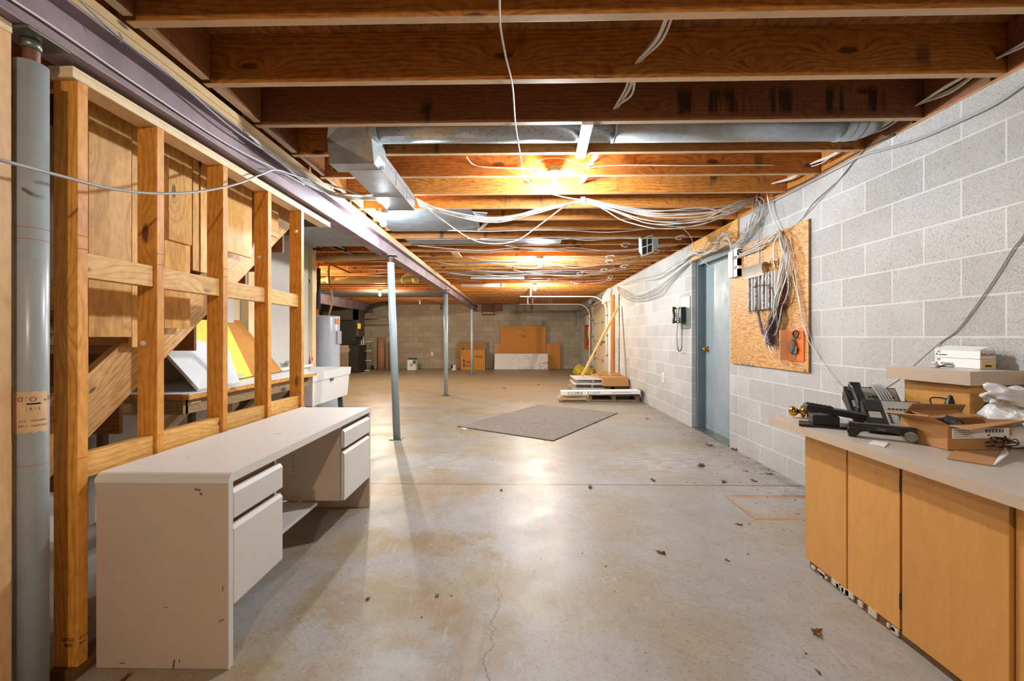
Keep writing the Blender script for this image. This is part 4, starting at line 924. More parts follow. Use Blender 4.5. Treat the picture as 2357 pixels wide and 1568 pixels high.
# ------------------------------------------------------------------ door in the block wall
b = BM()
box(b, 2.33, 2.474, 5.585, 5.644, 0, 2.169); box(b, 2.33, 2.474, 4.641, 4.70, 0, 2.169); box(b, 2.33, 2.474, 4.70, 5.585, 2.11, 2.169)
box(b, 2.40, 2.418, 5.570, 5.585, 0, 2.11); box(b, 2.40, 2.418, 4.70, 5.585, 2.095, 2.11)
df = struct('door_1', b, frame_m)
b = BM(); box(b, 2.42, 2.46, 4.702, 5.583, 0.012, 2.10); obj('door_leaf', b, door_m, df)
b = BM(); box(b, 2.418, 2.4198, 4.702, 5.22, 0.35, 2.09); obj('repaint_patch', b, plain('door_repaint', '9aa6ac', 0.5, var=0.08), df)
b = BM(); p = (2.42, 5.50, 1.03); lathe(b, p, [(0.034, 0), (0.034, 0.004), (0.014, 0.008), (0.012, 0.03), (0.024, 0.036), (0.030, 0.048), (0.027, 0.062), (0.012, 0.068)], 20, (-1, 0, 0)); obj('door_knob', b, brass, df)
b = BM(); box(b, WX-0.018, WX-0.001, 4.44, 5.62, 2.172, 2.405); tag(obj('header_board', b, ply_y), 'yellow plywood header strip fixed above the grey door', 'panel')
b = BM(); box(b, 2.27, 2.474, 4.66, 5.63, -0.001, 0.012); struct('door_sill', b, steel)

# wall telephone
a = at(1567, 683, X=WX-0.01); c = at(1588, 683, X=WX-0.01); zb0 = at(1578, 757, X=WX).z; zb1 = at(1578, 684, X=WX).z
t = thing('wall_telephone', 'black wall telephone with dangling coiled cord on a steel plate', 'telephone', (WX-0.05, (a.y+c.y)/2, zb0))
b = BM(); box(b, WX-0.012, WX-0.001, c.y, a.y, zb0, zb1, None, 0.002); obj('back_plate', b, plain('brushed_plate', '7f8f8c', 0.35, 0.5), t)
yc = (a.y+c.y)/2+0.07
z0 = at(1573, 743, X=WX-0.06).z; z1 = at(1573, 706, X=WX-0.06).z
b = BM(); box(b, WX-0.075, WX-0.013, yc-0.09, yc+0.10, z0, z1, None, 0.006); obj('phone_body', b, black, t)
b = BM(); box(b, WX-0.078, WX-0.0755, yc-0.07, yc-0.045, z0+0.08, z1-0.03); box(b, WX-0.079, WX-0.0755, yc+0.0, yc+0.03, z0+0.01, z1-0.005)
obj('label_strip', b, paperw, t)
b = BM()
for k in range(12): box(b, WX-0.082, WX-0.0791, yc+0.004+0.009*(k%3), yc+0.010+0.009*(k%3), z0+0.03+0.03*(k//3), z0+0.045+0.03*(k//3))
o = obj('keys', b, black, t)
b = BM(); hose(b, [(WX-0.10, yc+0.075, z0+0.005), (WX-0.115, yc+0.075, z0+0.04), (WX-0.105, yc+0.075, (z0+z1)/2), (WX-0.115, yc+0.075, z1-0.03), (WX-0.10, yc+0.075, z1+0.005)], lambda f: 0.026 if f < 0.2 or f > 0.8 else 0.017, 12, 6); obj('handset', b, black, t)
pp = [at(1560, 745, X=WX-0.06), at(1558, 775, X=WX-0.05), at(1560, 800, X=WX-0.05), at(1564, 809, X=WX-0.05), at(1569, 800, X=WX-0.05), at(1570, 770, X=WX-0.05), at(1570, 745, X=WX-0.05)]
Q = catmull(pp, 24); R_ = []
for i, p in enumerate(Q): R_.append(p+Vector((0.007*math.cos(i*1.5), 0.007*math.sin(i*1.5), 0)))
b = hose(BM(), R_, 0.0035, 6, 1); obj('coiled_cord', b, black_soft, t)
def outlet(lab, u, v, X=None, Y=None, w=0.07, h=0.115, m=None):
    p = at(u, v, X=X) if X else at(u, v, Y=Y)
    t = thing('wall_outlet', lab, 'outlet', p)
    b = BM()
    if X: box(b, X-0.008, X-0.0005, p.y-w/2, p.y+w/2, p.z-h/2, p.z+h/2, None, 0.002)
    else: box(b, p.x-w/2, p.x+w/2, Y-0.008, Y-0.0005, p.z-h/2, p.z+h/2, None, 0.002)
    obj('cover_plate', b, m or plain('ivory_plastic', 'e9e2cf', 0.4), t)
    b = BM()
    for s_ in (-0.022, 0.022):
        c = p+Vector((0, 0, s_))
        if X: box(b, X-0.010, X-0.008, c.y-0.012, c.y+0.012, c.z-0.012, c.z+0.012)
        else: box(b, c.x-0.012, c.x+0.012, Y-0.010, Y-0.008, c.z-0.012, c.z+0.012)
    obj('sockets', b, greyp, t)
outlet('ivory outlet plate low on the block wall beyond the grey door', 1527.5, 869, X=WX, w=0.10, h=0.15)
outlet('ivory switch plate halfway up by the wooden garage post', 1429, 841, X=WX, w=0.12, h=0.13)
outlet('small outlet on the bare back wall between two posts', 994.5, 815, Y=YB, w=0.09, h=0.13)
b = BM(); p = at(1426, 840, X=WX); tube(b, (WX-0.012, p.y, 0.0), (WX-0.012, p.y, 2.15), 0.010, n=8); tag(obj('wall_conduit', b, steel), 'thin grey conduit running up the wall beside the garage opening', 'conduit')

# ------------------------------------------------------------------ garage door
yg0, yg1 = 10.42, 13.35
gd = BM()
for k in range(4): box(gd, 2.34, 2.38, yg0+0.3, yg1-0.05, 0.005+0.53*k, 0.53*(k+1)-0.003, None, 0.004)
g = struct('door_2', gd, cream)
b = BM()
for k in range(1, 4):
    for y in (yg0+0.45, (yg0+yg1)/2, yg1-0.2): box(b, 2.325, 2.339, y-0.03, y+0.03, 0.53*k-0.05, 0.53*k+0.05)
obj('door_hinges', b, steel, g)
b = BM(); yk = at(1388, 805, X=2.33).y; box(b, 2.318, 2.339, yk-0.35, yk+0.25, 1.04, 1.06); box(b, 2.30, 2.32, yk+0.2, yk+0.25, 0.95, 1.06); obj('lock_bar', b, cable_d, g)
b = BM(); box(b, 2.24, 2.34, 10.43, 10.80, 0, 2.16, None, 0.003); struct('trim_1', b, whitem)
b = BM(); box(b, 2.235, 2.30, 10.105, 10.40, 0, 2.185, None, 0.003); tag(obj('door_post', b, wood('post_wood', 'c98c4c', '9a6430', 'Z')), 'orange wooden post at the near side of the garage opening', 'post')
b = BM(); box(b, 2.24, 2.33, 10.42, 13.4, 2.13, 2.19); tag(obj('door_header', b, pine_x), 'wooden header board across the top of the garage door', 'board')
for nm, yt, xe, zt, lab in ((0, 10.75, 0.05, 2.20, 'near white steel garage door track curving down by the wooden post'), (1, 13.25, 0.03, 2.20, 'far white steel garage door track curving down beside the switch boxes')):
    t = thing('door_track', lab, 'garage door track', (2.2, yt, 1.0))
    xr = 2.20
    arc = [(xr-0.36+0.36*math.sin(a), yt, zt-0.36+0.36*math.cos(a)) for a in [i*PI/2/8 for i in range(9)]]
    P = [(xe, yt, zt)]+arc+[(xr, yt, 0.03)]
    for s_ in (-0.022, 0.022):
        b = hose(BM(), [(x, yt+s_, z) for x, _, z in P], 0.014, 8, 1); obj('rail', b, whitem, t)
    b = BM(); box(b, xe+0.25, xe+0.28, yt-0.004, yt+0.004, zt, ZJ-0.002); obj('rail_hanger', b, whitem, t)
    b = BM()
    for z in (0.25, 0.7, 1.2, 1.7): box(b, xr-0.01, 2.30, yt-0.04, yt-0.025, z, z+0.05)
    obj('rail_brackets', b, steel, t)
t = thing('spring_bracket', 'white steel end bracket and spring drum above the garage door', 'bracket', (2.1, 10.6, 2.1))
b = BM(); q = [at(1385, 701, Y=10.5), at(1404, 690, Y=10.5), at(1407, 664, Y=10.5), at(1399, 664, Y=10.5), at(1386, 684, Y=10.5)]
poly(b, q, 0.008); obj('end_plate', b, whitem, t)
b = BM(); tube(b, (2.12, 10.55, 2.22), (2.12, 13.2, 2.22), 0.014, n=12); obj('shaft', b, steel, t)
b = BM(); tube(b, (2.12, 10.9, 2.22), (2.12, 11.05, 2.22), 0.06, n=16); tube(b, (2.12, 12.6, 2.22), (2.12, 13.0, 2.22), 0.055, n=16); obj('spring_drum', b, galv_m, t)
for i, P in enumerate(([at(1268, 640, z=2.38), at(1246, 660, Y=11), at(1255, 675, Y=11), at(1268, 703, Y=11)], [at(1280, 640, z=2.38), at(1274, 660, Y=11), at(1270, 680, Y=11), at(1270, 703, Y=11)])):
    cable('dangling_wire', ['thin black wire dangling in a kink beside the warm bulb', 'thin black wire hanging straight by the warm bulb'][i], P, 0.004, cable_d)

# ------------------------------------------------------------------ things against the back wall
def wallbox(name, lab, cat, u0, u1, v0, v1, Y, d, mat, group=None):
    a = at(u0, v1, Y=Y); c = at(u1, v0, Y=Y)
    b = BM(); box(b, a.x, c.x, Y, Y+d, max(0.001, a.z), c.z, None, min(0.004, d/3)); return tag(obj(name, b, mat), lab, cat, group)
def onpanel(o, s, w, y, z, size, m): text(s, size, m, o, frame(Vector((w, y, z))-o.location, (1, 0, 0), (0, 0, 1)), ext=0.001)
o = wallbox('cardboard_sheet', 'big orange-brown cardboard sheet leaning on the back wall, behind the white board', 'cardboard', 1152, 1257, 751, 850, 15.9, 0.012, card_d)
c = at(1205, 772, Y=15.89)
for s_, v, z_ in (('THIS UP', 761, 0.05), ('STERN', 773.5, 0.075), ('WILLIAMS', 776.5, 0.05)): onpanel(o, s_, at(1205, v, Y=15.89).x, 15.897, at(1205, v, Y=15.89).z, z_, ink)
for u in (1166, 1241): onpanel(o, '-----', at(u, 812, Y=15.89).x, 15.897, at(u, 812, Y=15.89).z, 0.05, card_in)
wallbox('cardboard_sheet', 'narrow pale cardboard sheet left of the big cardboard sheet', 'cardboard', 1137.5, 1160, 791, 850, 15.95, 0.02, card)
wallbox('cardboard_sheet', 'narrow pale cardboard sheet right of the big cardboard sheet', 'cardboard', 1250, 1266, 791, 850, 15.95, 0.02, card)
o = wallbox('cardboard_sheet', 'orange cardboard sheet at the right end of the leaning row', 'cardboard', 1266, 1290, 791, 849, 15.96, 0.02, card_d)
sp = NT('splattered_board'); v_ = sp.coord()
blot = sp.math('MULTIPLY', sp.ramp(sp.noise(v_, 1.6, 3), 0.5, 0.6), sp.ramp(sp.noise(v_, 14.0, 4, 0.7), 0.52, 0.60))
cc = sp.mix(blot, s2l('dcdcdc'), s2l('b0644a')); cc = sp.mix(sp.ramp(sp.noise(v_, 9.0, 3), 0.70, 0.73), cc, s2l('3c4c4c')); sp.fin(cc, 0.6)
b = BM(); a = at(1138, 850, Y=15.6); c = at(1261, 815, Y=15.75)
poly(b, [(a.x, 15.55, 0.001), (c.x, 15.55, 0.001), (c.x, 15.78, c.z), (a.x, 15.78, c.z)], 0.03, (0, -1, 0.3))
tag(obj('splattered_board', b, sp.m), 'long white board with rusty splatters leaning before the cardboard sheets', 'board')
# opened carton
t = thing('cardboard_carton', 'tall opened cardboard carton with dark lettering by the back wall', 'cardboard box', (at(1085, 849, Y=15.6).x, 15.7, 0))
a = at(1053, 849, Y=15.5); c = at(1117, 787, Y=15.5); m_ = at(1061, 806, Y=15.4); e_ = at(1090, 806, Y=15.4)
b = BM(); box(b, m_.x, c.x, 15.40, 15.42, 0.001, m_.z); box(b, m_.x, m_.x+0.015, 15.42, 15.85, 0.001, m_.z); box(b, c.x-0.015, c.x, 15.42, 15.85, 0.001, m_.z); box(b, m_.x, c.x, 15.84, 15.86, 0.001, m_.z); obj('carton_body', b, card_d, t)
b = BM(); box(b, a.x, c.x+0.01, 15.88, 15.895, m_.z-0.1, c.z+0.02); box(b, a.x, m_.x-0.002, 15.70, 15.715, 0.001, m_.z+0.1); obj('carton_flap', b, card_in, t)
b = BM(); box(b, e_.x-0.01, e_.x+0.01, 15.392, 15.399, 0.001, m_.z); obj('carton_seam', b, card_in, t)
for s_, u, v, z_ in (('THIS', 1076, 834, 0.10), ('SIDE UP', 1076, 842, 0.075), ('REHEEM', 1103, 821.5, 0.085)):
    p = at(u, v, Y=15.39); text(s_, z_, ink, t, frame(Vector((p.x, 15.392, p.z))-t.location, (1, 0, 0), (0, 0, 1)), ext=0.002)
for u in (1067.5, 1086.0):
    p = at(u, 837, Y=15.39); b = BM(); box(b, p.x-0.012, p.x+0.012, 15.39, 15.399, p.z-0.13, p.z+0.13)
    poly(b, [(p.x-0.04, 15.39, p.z+0.1), (p.x+0.04, 15.39, p.z+0.1), (p.x, 15.39, p.z+0.16)], 0.006, (0, 1, 0)); obj('arrow_mark', b, ink, t)
t = thing('paint_can', 'white paint can with dark drips on the floor by the back wall', 'paint can', at(1044.5, 851, Y=15.3))
p = t.location.copy(); p.z = 0; t.location.z = 0
b = BM(); lathe(b, (p.x, p.y, 0.001), [(0.085, 0), (0.088, 0.004), (0.085, 0.008), (0.085, 0.185), (0.088, 0.19), (0.088, 0.195)], 20); obj('can', b, whitem, t)
b = BM(); hose(b, [(p.x-0.087, p.y, 0.17), (p.x-0.06, p.y-0.07, 0.10), (p.x, p.y-0.095, 0.08), (p.x+0.06, p.y-0.07, 0.10), (p.x+0.087, p.y, 0.17)], 0.003, 6, 4); obj('bail_handle', b, steel, t)
b = BM(); lathe(b, (p.x-0.01, p.y-0.002, 0.06), [(0.0865, 0), (0.0865, 0.135)], 20); 
for f in [f for f in b.faces if f.calc_center_median().x > p.x-0.03]: b.faces.remove(f)
obj('drips', b, ink, t)
t = thing('detergent_carton', 'small white and teal carton with an open dark lid on the floor', 'carton', (at(951, 850, Y=15.5).x, 15.4, 0), -0.1)
a = at(942, 850, Y=15.4); c = at(962, 824, Y=15.4); w = (c.x-a.x)/2
b = BM(); box(b, -w, w, -0.1, 0.1, 0.001, c.z*0.85); obj('carton_body', b, whitem, t, local=True)
b = BM(); box(b, -w*0.8, w*0.9, -0.1, 0.08, c.z*0.85, c.z); obj('carton_lid', b, cable_d, t, local=True)
b = BM(); box(b, w*0.3, w*0.98, -0.104, -0.1005, c.z*0.5, c.z*0.82); obj('teal_panel', b, plain('teal_ink', '1f7a78', 0.5), t, local=True)
b = BM(); lathe(b, (0, -0.1005, c.z*0.42), [(w*0.4, 0), (w*0.4, 0.003)], 16, (0, -1, 0)); obj('round_print', b, greyp, t, local=True)
t = thing('cardboard_tube', 'thick brown cardboard tube with spiral seams standing by the back wall', 'cardboard tube', (at(877, 854, Y=15.3).x, 15.3, 0))
x, y, _ = t.location
b = BM(); tube(b, (x, y, 0.001), (x, y, 1.16), 0.136, n=28); obj('tube', b, plain('kraft_tube', '9a6e52', 0.7, var=0.08), t)
b = BM(); sp_ = [(x+0.137*math.cos(a*0.35), y+0.137*math.sin(a*0.35), 0.02+a*0.35/(2*PI)*0.19) for a in range(0, 107)]
hose(b, sp_, 0.004, 5, 1); obj('spiral_seam', b, card, t)
b = BM(); tube(b, (at(900, 850, Y=15.5).x, 15.5, 0.001), (at(900, 850, Y=15.5).x, 15.5, 0.96), 0.10, n=24); tag(obj('cardboard_tube', b, plain('kraft_tube', '9a6e52')), 'shorter cardboard tube half hidden behind the leaning grey post', 'cardboard tube')
b = BM(); lathe(b, (at(857, 851, Y=15.5).x, 15.5, 0.001), [(0.06, 0), (0.06, 0.12), (0.05, 0.13), (0.05, 0.16)], 16); tag(obj('small_can', b, black_soft), 'small black can on the floor left of the cardboard tube', 'can')
t = thing('pipe_rack', 'white pipe frame like a ladder leaning beside the furnace', 'pipe frame', (at(838, 855, Y=14.6).x, 14.6, 0))
b = BM(); x = t.location.x
for (u0, v0, u1, v1, nm) in ((836, 765, 836, 852, 'rail'), (827, 780, 822, 852, 'rail'), (822, 853, 850, 853, 'rail'), (832, 783, 832, 852, 'rail'), (837, 786.5, 855, 786.5, 'rung'), (837, 808, 855, 808, 'rung'), (837, 830, 855, 830, 'rung'), (820, 793, 833, 793, 'rung')):
    b = BM(); tube(b, at(u0, v0, Y=14.6), at(u1, v1, Y=14.6), 0.014 if nm == 'rail' else 0.010, n=8); obj(nm, b, whitep, t)
b = BM(); tube(b, at(836, 735.5, Y=14.8), at(898, 735, Y=14.8), 0.022, n=10); tube(b, at(828, 735, Y=14.9), at(852, 700, Y=14.9), 0.012, n=8)
tag(obj('overhead_pipe', b, steel), 'horizontal grey pipe in front of the back wall, level with the furnace top', 'pipe')
b = BM(); hose(b, [at(832, 752, Y=14.5), at(834, 730, Y=14.5), at(842, 714, Y=14.6), at(862, 702, Y=14.8), at(893, 695, Y=15), at(905, 694, Y=15.2)], 0.045, 12, 5)
tag(obj('black_hose', b, duct_bk), 'thick black hose rising from the furnace to the ceiling', 'hose')
t = thing('furnace', 'dark furnace with black plenum in the far left corner', 'furnace', (-5.6, 14.4, 0))
a = at(740, 793, Y=14.0); c = at(816, 738, Y=14.0)
b = BM(); box(b, a.x, c.x, 14.0, 14.8, at(800, 793, Y=14).z, c.z, None, 0.01); obj('plenum', b, duct_bk, t)
b = BM(); p1 = at(804, 800, Y=14); p2 = at(812, 797, Y=14.3)
box(b, a.x, p1.x, 13.9, 14.8, 0.001, at(800, 812, Y=13.9).z, None, 0.01); obj('furnace_body', b, tan_m, t)
b = BM(); zt_ = at(800, 812, Y=13.9).z; zu = at(800, 794, Y=14).z
poly(b, [(a.x, 13.9, zt_), (p1.x, 13.9, zt_), (p1.x+0.12, 14.0, zu-0.01), (a.x, 14.0, zu-0.01)], 0.03, (0, 1, 0)); obj('sloped_panel', b, plain('worn_tan', 'a58f76', 0.6), t)
b = BM(); box(b, p1.x+0.005, p1.x+0.30, 13.95, 14.75, 0.001, zu-0.012, None, 0.01); obj('side_panel', b, duct_bk, t)
b = BM(); box(b, at(823, 740, Y=13.97).x, at(830, 740, Y=13.97).x, 13.97, 13.99, at(825, 757, Y=14).z, at(825, 745, Y=14).z); obj('warning_label', b, yellow, t)
b = BM(); box(b, a.x, at(828, 700, Y=14.2).x, 14.1, 14.6, 1.75, 2.1); box(b, at(815, 700, Y=14.2).x, at(829, 700, Y=14.2).x, 14.1, 14.6, 1.2, 2.1); obj('supply_duct', b, duct_dk, t)
b = BM(); box(b, at(780, 738, Y=15.2).x, at(815, 720, Y=15.2).x, 15.2, 15.22, 0.001, at(790, 718, Y=15.2).z); tag(obj('brown_board', b, card_in), 'brown panel glimpsed behind the furnace ducts above the black plenum', 'panel')
# papers on the beam end
for i, (u0, u1, v0, v1, lab) in enumerate(((1110, 1138, 701, 725.6, 'brown carton with white lettering tucked at the beam end'), (1135.5, 1157, 700.5, 715, 'brown folded carton flap beside the lettered carton, under the joists'))):
    o = wallbox('brown_carton', lab, 'carton', u0, u1, v0, v1, 15.95-0.2*i, 0.14, plain('brown_carton_card', '7c5136', 0.8))
    if i == 0: p = at(1124, 720, Y=15.94); onpanel(o, 'Sun Systems', p.x, 15.945, p.z, 0.075, paperw)
# electrical gear in the far right corner
o = wallbox('meter_box', 'grey electrical box with tan paper tag on the back wall', 'electrical box', 1327, 1339, 714, 761, 15.95, 0.14, plain('panel_grey', '8a8f92', 0.4))
b = BM(); a = at(1329.5, 755, Y=15.94); c = at(1335, 733, Y=15.94); box(b, a.x, c.x, 15.94, 15.948, a.z, c.z); obj('paper_tag', b, plain('tan_paper', 'c09a66', 0.8), o)
for i, u in enumerate((1341, 1343.5)):
    b = BM(); p = at(u, 760, Y=16.0); tube(b, (p.x, 16.0, at(u, 765+6*i, Y=16).z), (p.x, 16.0, ZJ-0.002), 0.02, n=8); tag(obj('conduit_pipe', b, steel), ['conduit rising beside the tagged grey electrical box', 'second conduit nearer the room corner than the first'][i], 'conduit')
def rwall(name, lab, cat, u0, u1, v0, v1, x, d, mat):
    a = at(u0, v1, X=x); c = at(u1, v1, X=x); z1 = at(u1, v0, X=x).z
    b = BM(); box(b, x-d, x, c.y, a.y, a.z, z1, None, 0.004); return tag(obj(name, b, mat), lab, cat)
rwall('orange_backboard', 'orange plywood backboard on the wall past the garage door', 'board', 1346, 1361, 720, 804, WX-0.001, 0.02, plain('orange_ply', 'c66a24', 0.6, var=0.1))
rwall('switch_box', 'grey electrical switch box on the orange backboard', 'electrical box', 1348.5, 1358.5, 724.5, 750, WX-0.023, 0.12, plain('box_grey', '9a9488', 0.4))
cable('panel_wires', 'dark wires hanging down the orange backboard', [at(1352, 752, X=2.2), at(1350, 770, X=2.22), at(1353, 785, X=2.22), at(1350, 795, X=2.22)], 0.012, cable_d, k=4)
cable('panel_wires', 'yellow cable loop on the orange backboard', [at(1355, 752, X=2.2), at(1354, 768, X=2.2), at(1356, 780, X=2.2), at(1357, 795, X=2.22), at(1354, 797, X=2.22)], 0.012, pvc, k=4)

# ------------------------------------------------------------------ floor things on the right
t = thing('leaning_lumber', 'long pale timber leaning against the wall by the garage opening', 'lumber', (1.4, 9.3, 0.32))
b = BM(); beam(b, (1.36, 9.16, 0.349), (2.205, 9.45, 1.86), 0.038, 0.085, Vector((0, 1, 0.3)), 0.002)
o = t; obj('timber', b, wood('lumber_wood', 'e0b478', 'c08c4c', 'Z', knots=0.5, grain=0.6), t)
b = BM(); beam(b, (1.62, 9.215, 0.80), (1.66, 9.23, 0.87), 0.012, 0.02, Vector((0, 1, 0.3))); 
for v in b.verts: v.co.y -= 0.036
obj('notch', b, cable_d, t)
for i in range(3):
    t = thing('white_pallet', ['lowest white-painted pallet of the short stack, resting on the floor', 'middle white-painted pallet of the short stack', 'topmost white-painted pallet of the short stack, under the leaning timber'][i], 'pallet', (1.55, 9.35, 0.105*i), [0.02, -0.03, 0.01][i])
    mt = whitem if i else grey_wood
    w = (0.42, 0.39, 0.37)[i]
    for k in range(5):
        b = BM(); box(b, -w, w, -0.42+0.185*k, -0.30+0.185*k, 0.084, 0.100, None, 0.002); obj('deck_slat', b, mt, t, local=True)
    for k in range(3):
        b = BM(); box(b, -w+0.02+k*(w-0.035), -w+0.06+k*(w-0.035), -0.42, 0.42, 0.017, 0.083); obj('runner', b, grey_wood, t, local=True)
    for k in range(3):
        b = BM(); box(b, -w, w, -0.42+0.36*k, -0.33+0.36*k, 0.001, 0.016); obj('base_slat', b, mt, t, local=True)
b = BM(); box(b, 1.99, 2.26, 8.85, 9.45, 0.001, 0.18, None, 0.004); tag(obj('cardboard_block', b, card_in), 'flat dark carton under the brown carton by the wall', 'carton')
t = thing('cardboard_box', 'brown cardboard carton with a loose flap beside the white pallets', 'cardboard box', (2.0, 9.1, 0.182))
b = BM(); box(b, 1.74, 2.25, 8.72, 9.20, 0.182, 0.362, None, 0.003)
for v in b.verts: v.co.x += (v.co.z-0.182)*-0.1
obj('carton_body', b, card, t)
b = BM(); poly(b, [(1.74, 9.18, 0.366), (1.95, 9.20, 0.366), (1.95, 9.45, 0.42), (1.72, 9.45, 0.42)], 0.005); poly(b, [(1.98, 9.18, 0.366), (2.2, 9.18, 0.366), (2.22, 9.40, 0.40), (1.98, 9.40, 0.40)], 0.005); obj('carton_flap', b, card_in, t)
b = BM(); poly(b, [at(1359, 862, Y=9.35), at(1364, 867, Y=9.3), at(1382, 864, Y=9.3), at(1380, 859.5, Y=9.45)], 0.004); tag(obj('cardboard_scrap', b, card_d), 'orange cardboard scrap lying between timber foot and brown carton', 'cardboard')
for i, (x0, y0, x1, y1, r) in enumerate(((1.30, 8.6, 2.25, 8.68, 0.02), (1.15, 8.8, 1.9, 8.66, 0.018))):
    b = BM(); beam(b, (x0, y0, 0.02+0.04*i), (x1, y1, 0.022+0.04*i+0.03*(i == 0)), 0.09, 0.035, bev=0.003); tag(obj('loose_board', b, pine_x), ['pale loose board reaching to the wall before the brown carton', 'short loose board in front of the white pallets'][i], 'board')
t = thing('wood_pallet', 'weathered wooden pallet on the floor under the long flooring carton', 'pallet', (1.78, 8.3, 0))
for k in range(5):
    b = BM(); box(b, 1.31, 2.235, 7.90+0.17*k, 8.0+0.17*k, 0.105, 0.122, None, 0.002); obj('deck_slat', b, grey_wood, t)
for k in range(3):
    b = BM(); box(b, 1.315+0.435*k, 1.355+0.435*k, 7.895, 8.68, 0.018, 0.104); obj('runner', b, grey_wood, t)
for k in range(2):
    b = BM(); box(b, 1.31, 2.235, 7.89+0.65*k, 8.01+0.65*k, 0.001, 0.017); obj('base_slat', b, grey_wood, t)
b = BM(); box(b, 1.30, 1.95, 8.1, 8.6, 0.123, 0.131); tag(obj('dark_mat', b, plain('dark_mat_felt', '6e6660', 0.9)), 'dark grey mat lying on the weathered pallet', 'mat')
b = BM(); box(b, 1.96, 2.25, 8.1, 8.55, 0.123, 0.135); tag(obj('plywood_scrap', b, pine_x), 'pale plywood scrap beside the dark mat on the pallet', 'board')
t = thing('flooring_carton', 'long flat white flooring carton with big lettering across a pallet', 'carton', (1.5, 7.95, 0.124))
b = BM(); beam(b, (0.775, 7.86, 0.168), (2.235, 7.84, 0.190), 0.22, 0.066, bev=0.003); obj('carton_body', b, paperw, t)
b = BM(); beam(b, (0.79, 7.93, 0.128), (2.22, 7.94, 0.148), 0.2, 0.012); obj('lower_wrap', b, greyp, t)
b = BM(); beam(b, (2.20, 7.838, 0.189), (2.238, 7.838, 0.190), 0.226, 0.070); obj('torn_end', b, cable_d, t)
ux = Vector((1.46, -0.02, 0.028)).normalized()
M0 = lambda x, z: frame(Vector((x, 7.748-(x-0.775)*0.0137, 0.168+(x-0.775)*0.0151+z))-t.location, ux, (0, 0, 1))
text('CORE', 0.062, ink, t, M0(1.03, 0.0), sx=1.7); text('LUXE', 0.062, plain('thin_ink', '6a6a6c', 0.6), t, M0(1.36, 0.0), sx=1.55)
text('Engineered Vinyl Plank Flooring', 0.024, plain('thin_ink', '6a6a6c'), t, M0(1.86, 0.0), sx=1.1)
b = BM(); beam(b, at(1287, 925, z=0.012), at(1352, 925, z=0.012), 0.14, 0.022, bev=0.002)
for v in b.verts: v.co.y += 0.07
tag(obj('floor_plank', b, oldwood), 'brown plank on the floor left of the weathered pallet', 'plank')
b = BM(); beam(b, at(1284, 913, z=0.06), at(1350, 915, z=0.08), 0.06, 0.035, bev=0.003); tag(obj('stick', b, pine_x), 'pale stick poking out left beneath the flooring carton', 'stick')
# yellow bag
t = thing('yellow_bag', 'crumpled yellow netting bag on the floor by the garage track', 'bag', (2.0, 12.4, 0))
def blob(c, rx, ry, rz, seed, amp, sub=3):
    b = BM(); bmesh.ops.create_icosphere(b, subdivisions=sub, radius=1.0); rr = random.Random(seed)
    dirs = [(Vector((rr.gauss(0,1), rr.gauss(0,1), rr.gauss(0,1))).normalized(), rr.uniform(2, 6), rr.uniform(0, 6)) for _ in range(14)]
    for v in b.verts:
        n = v.co.normalized(); f = 1+amp*sum(math.sin(n.dot(d)*k*2+p) for d, k, p in dirs)/5
        v.co = Vector((n.x*rx*f, n.y*ry*f, n.z*rz*f)); 
        if v.co.z < -rz*0.75: v.co.z = -rz*0.75
        v.co += Vector(c)+Vector((0, 0, rz*0.76-rz))
    for f in b.faces: f.smooth = True
    return b
p = at(1336, 866, z=0.0); obj('bag_lump', blob((p.x, p.y, 0.18), 0.20, 0.16, 0.17, 3, 0.25), plain('yellow_net', 'c9b52e', 0.7, var=0.25, sc=20), t)
p2 = at(1354, 866, z=0.0); obj('bag_lump', blob((p2.x, p2.y, 0.14), 0.19, 0.15, 0.125, 5, 0.25), plain('yellow_net', 'c9b52e'), t)
b = hose(BM(), [Vector((p.x-0.2, p.y, 0.14)), Vector((p.x-0.12, p.y, 0.30)), Vector((p.x+0.02, p.y, 0.36))], 0.01, 6, 5); obj('drawstring', b, pvc, t)

# ------------------------------------------------------------------ rug, leaves and litter
c = [at(1053, 982, z=0.004), at(1240, 932, z=0.004), at(1422, 951, z=0.004), at(1273, 1015, z=0.004)]
rg = NT('rug_felt'); v_ = rg.coord(); cc = rg.mix(rg.ramp(rg.noise(v_, 60, 3, 0.7), 0.35, 0.65), s2l('958c84'), s2l('6e6660')); cc = rg.mix(rg.ramp(rg.noise(v_, 45, 2), 0.74, 0.77), cc, s2l('d8d2c8')); rg.fin(cc, 0.95, 0, rg.bump(rg.noise(v_, 90, 3), 0.5, 0.003))
t = thing('rug', 'grey-brown square of carpet lying cornerwise on the concrete floor', 'rug', (sum((p.x for p in c))/4, sum((p.y for p in c))/4, 0))
b = BM(); poly(b, [(p.x, p.y, 0.001) for p in c], 0.007, (0, 0, 1)); obj('carpet', b, rg.m, t)
b = BM()
for i in (3, 2): 
    p, q = (c[i], c[(i+1)%4]); beam(b, (p.x, p.y, 0.005), (q.x, q.y, 0.005), 0.010, 0.009)
obj('bound_edge', b, plain('dark_binding', '4a443e', 0.9), t)
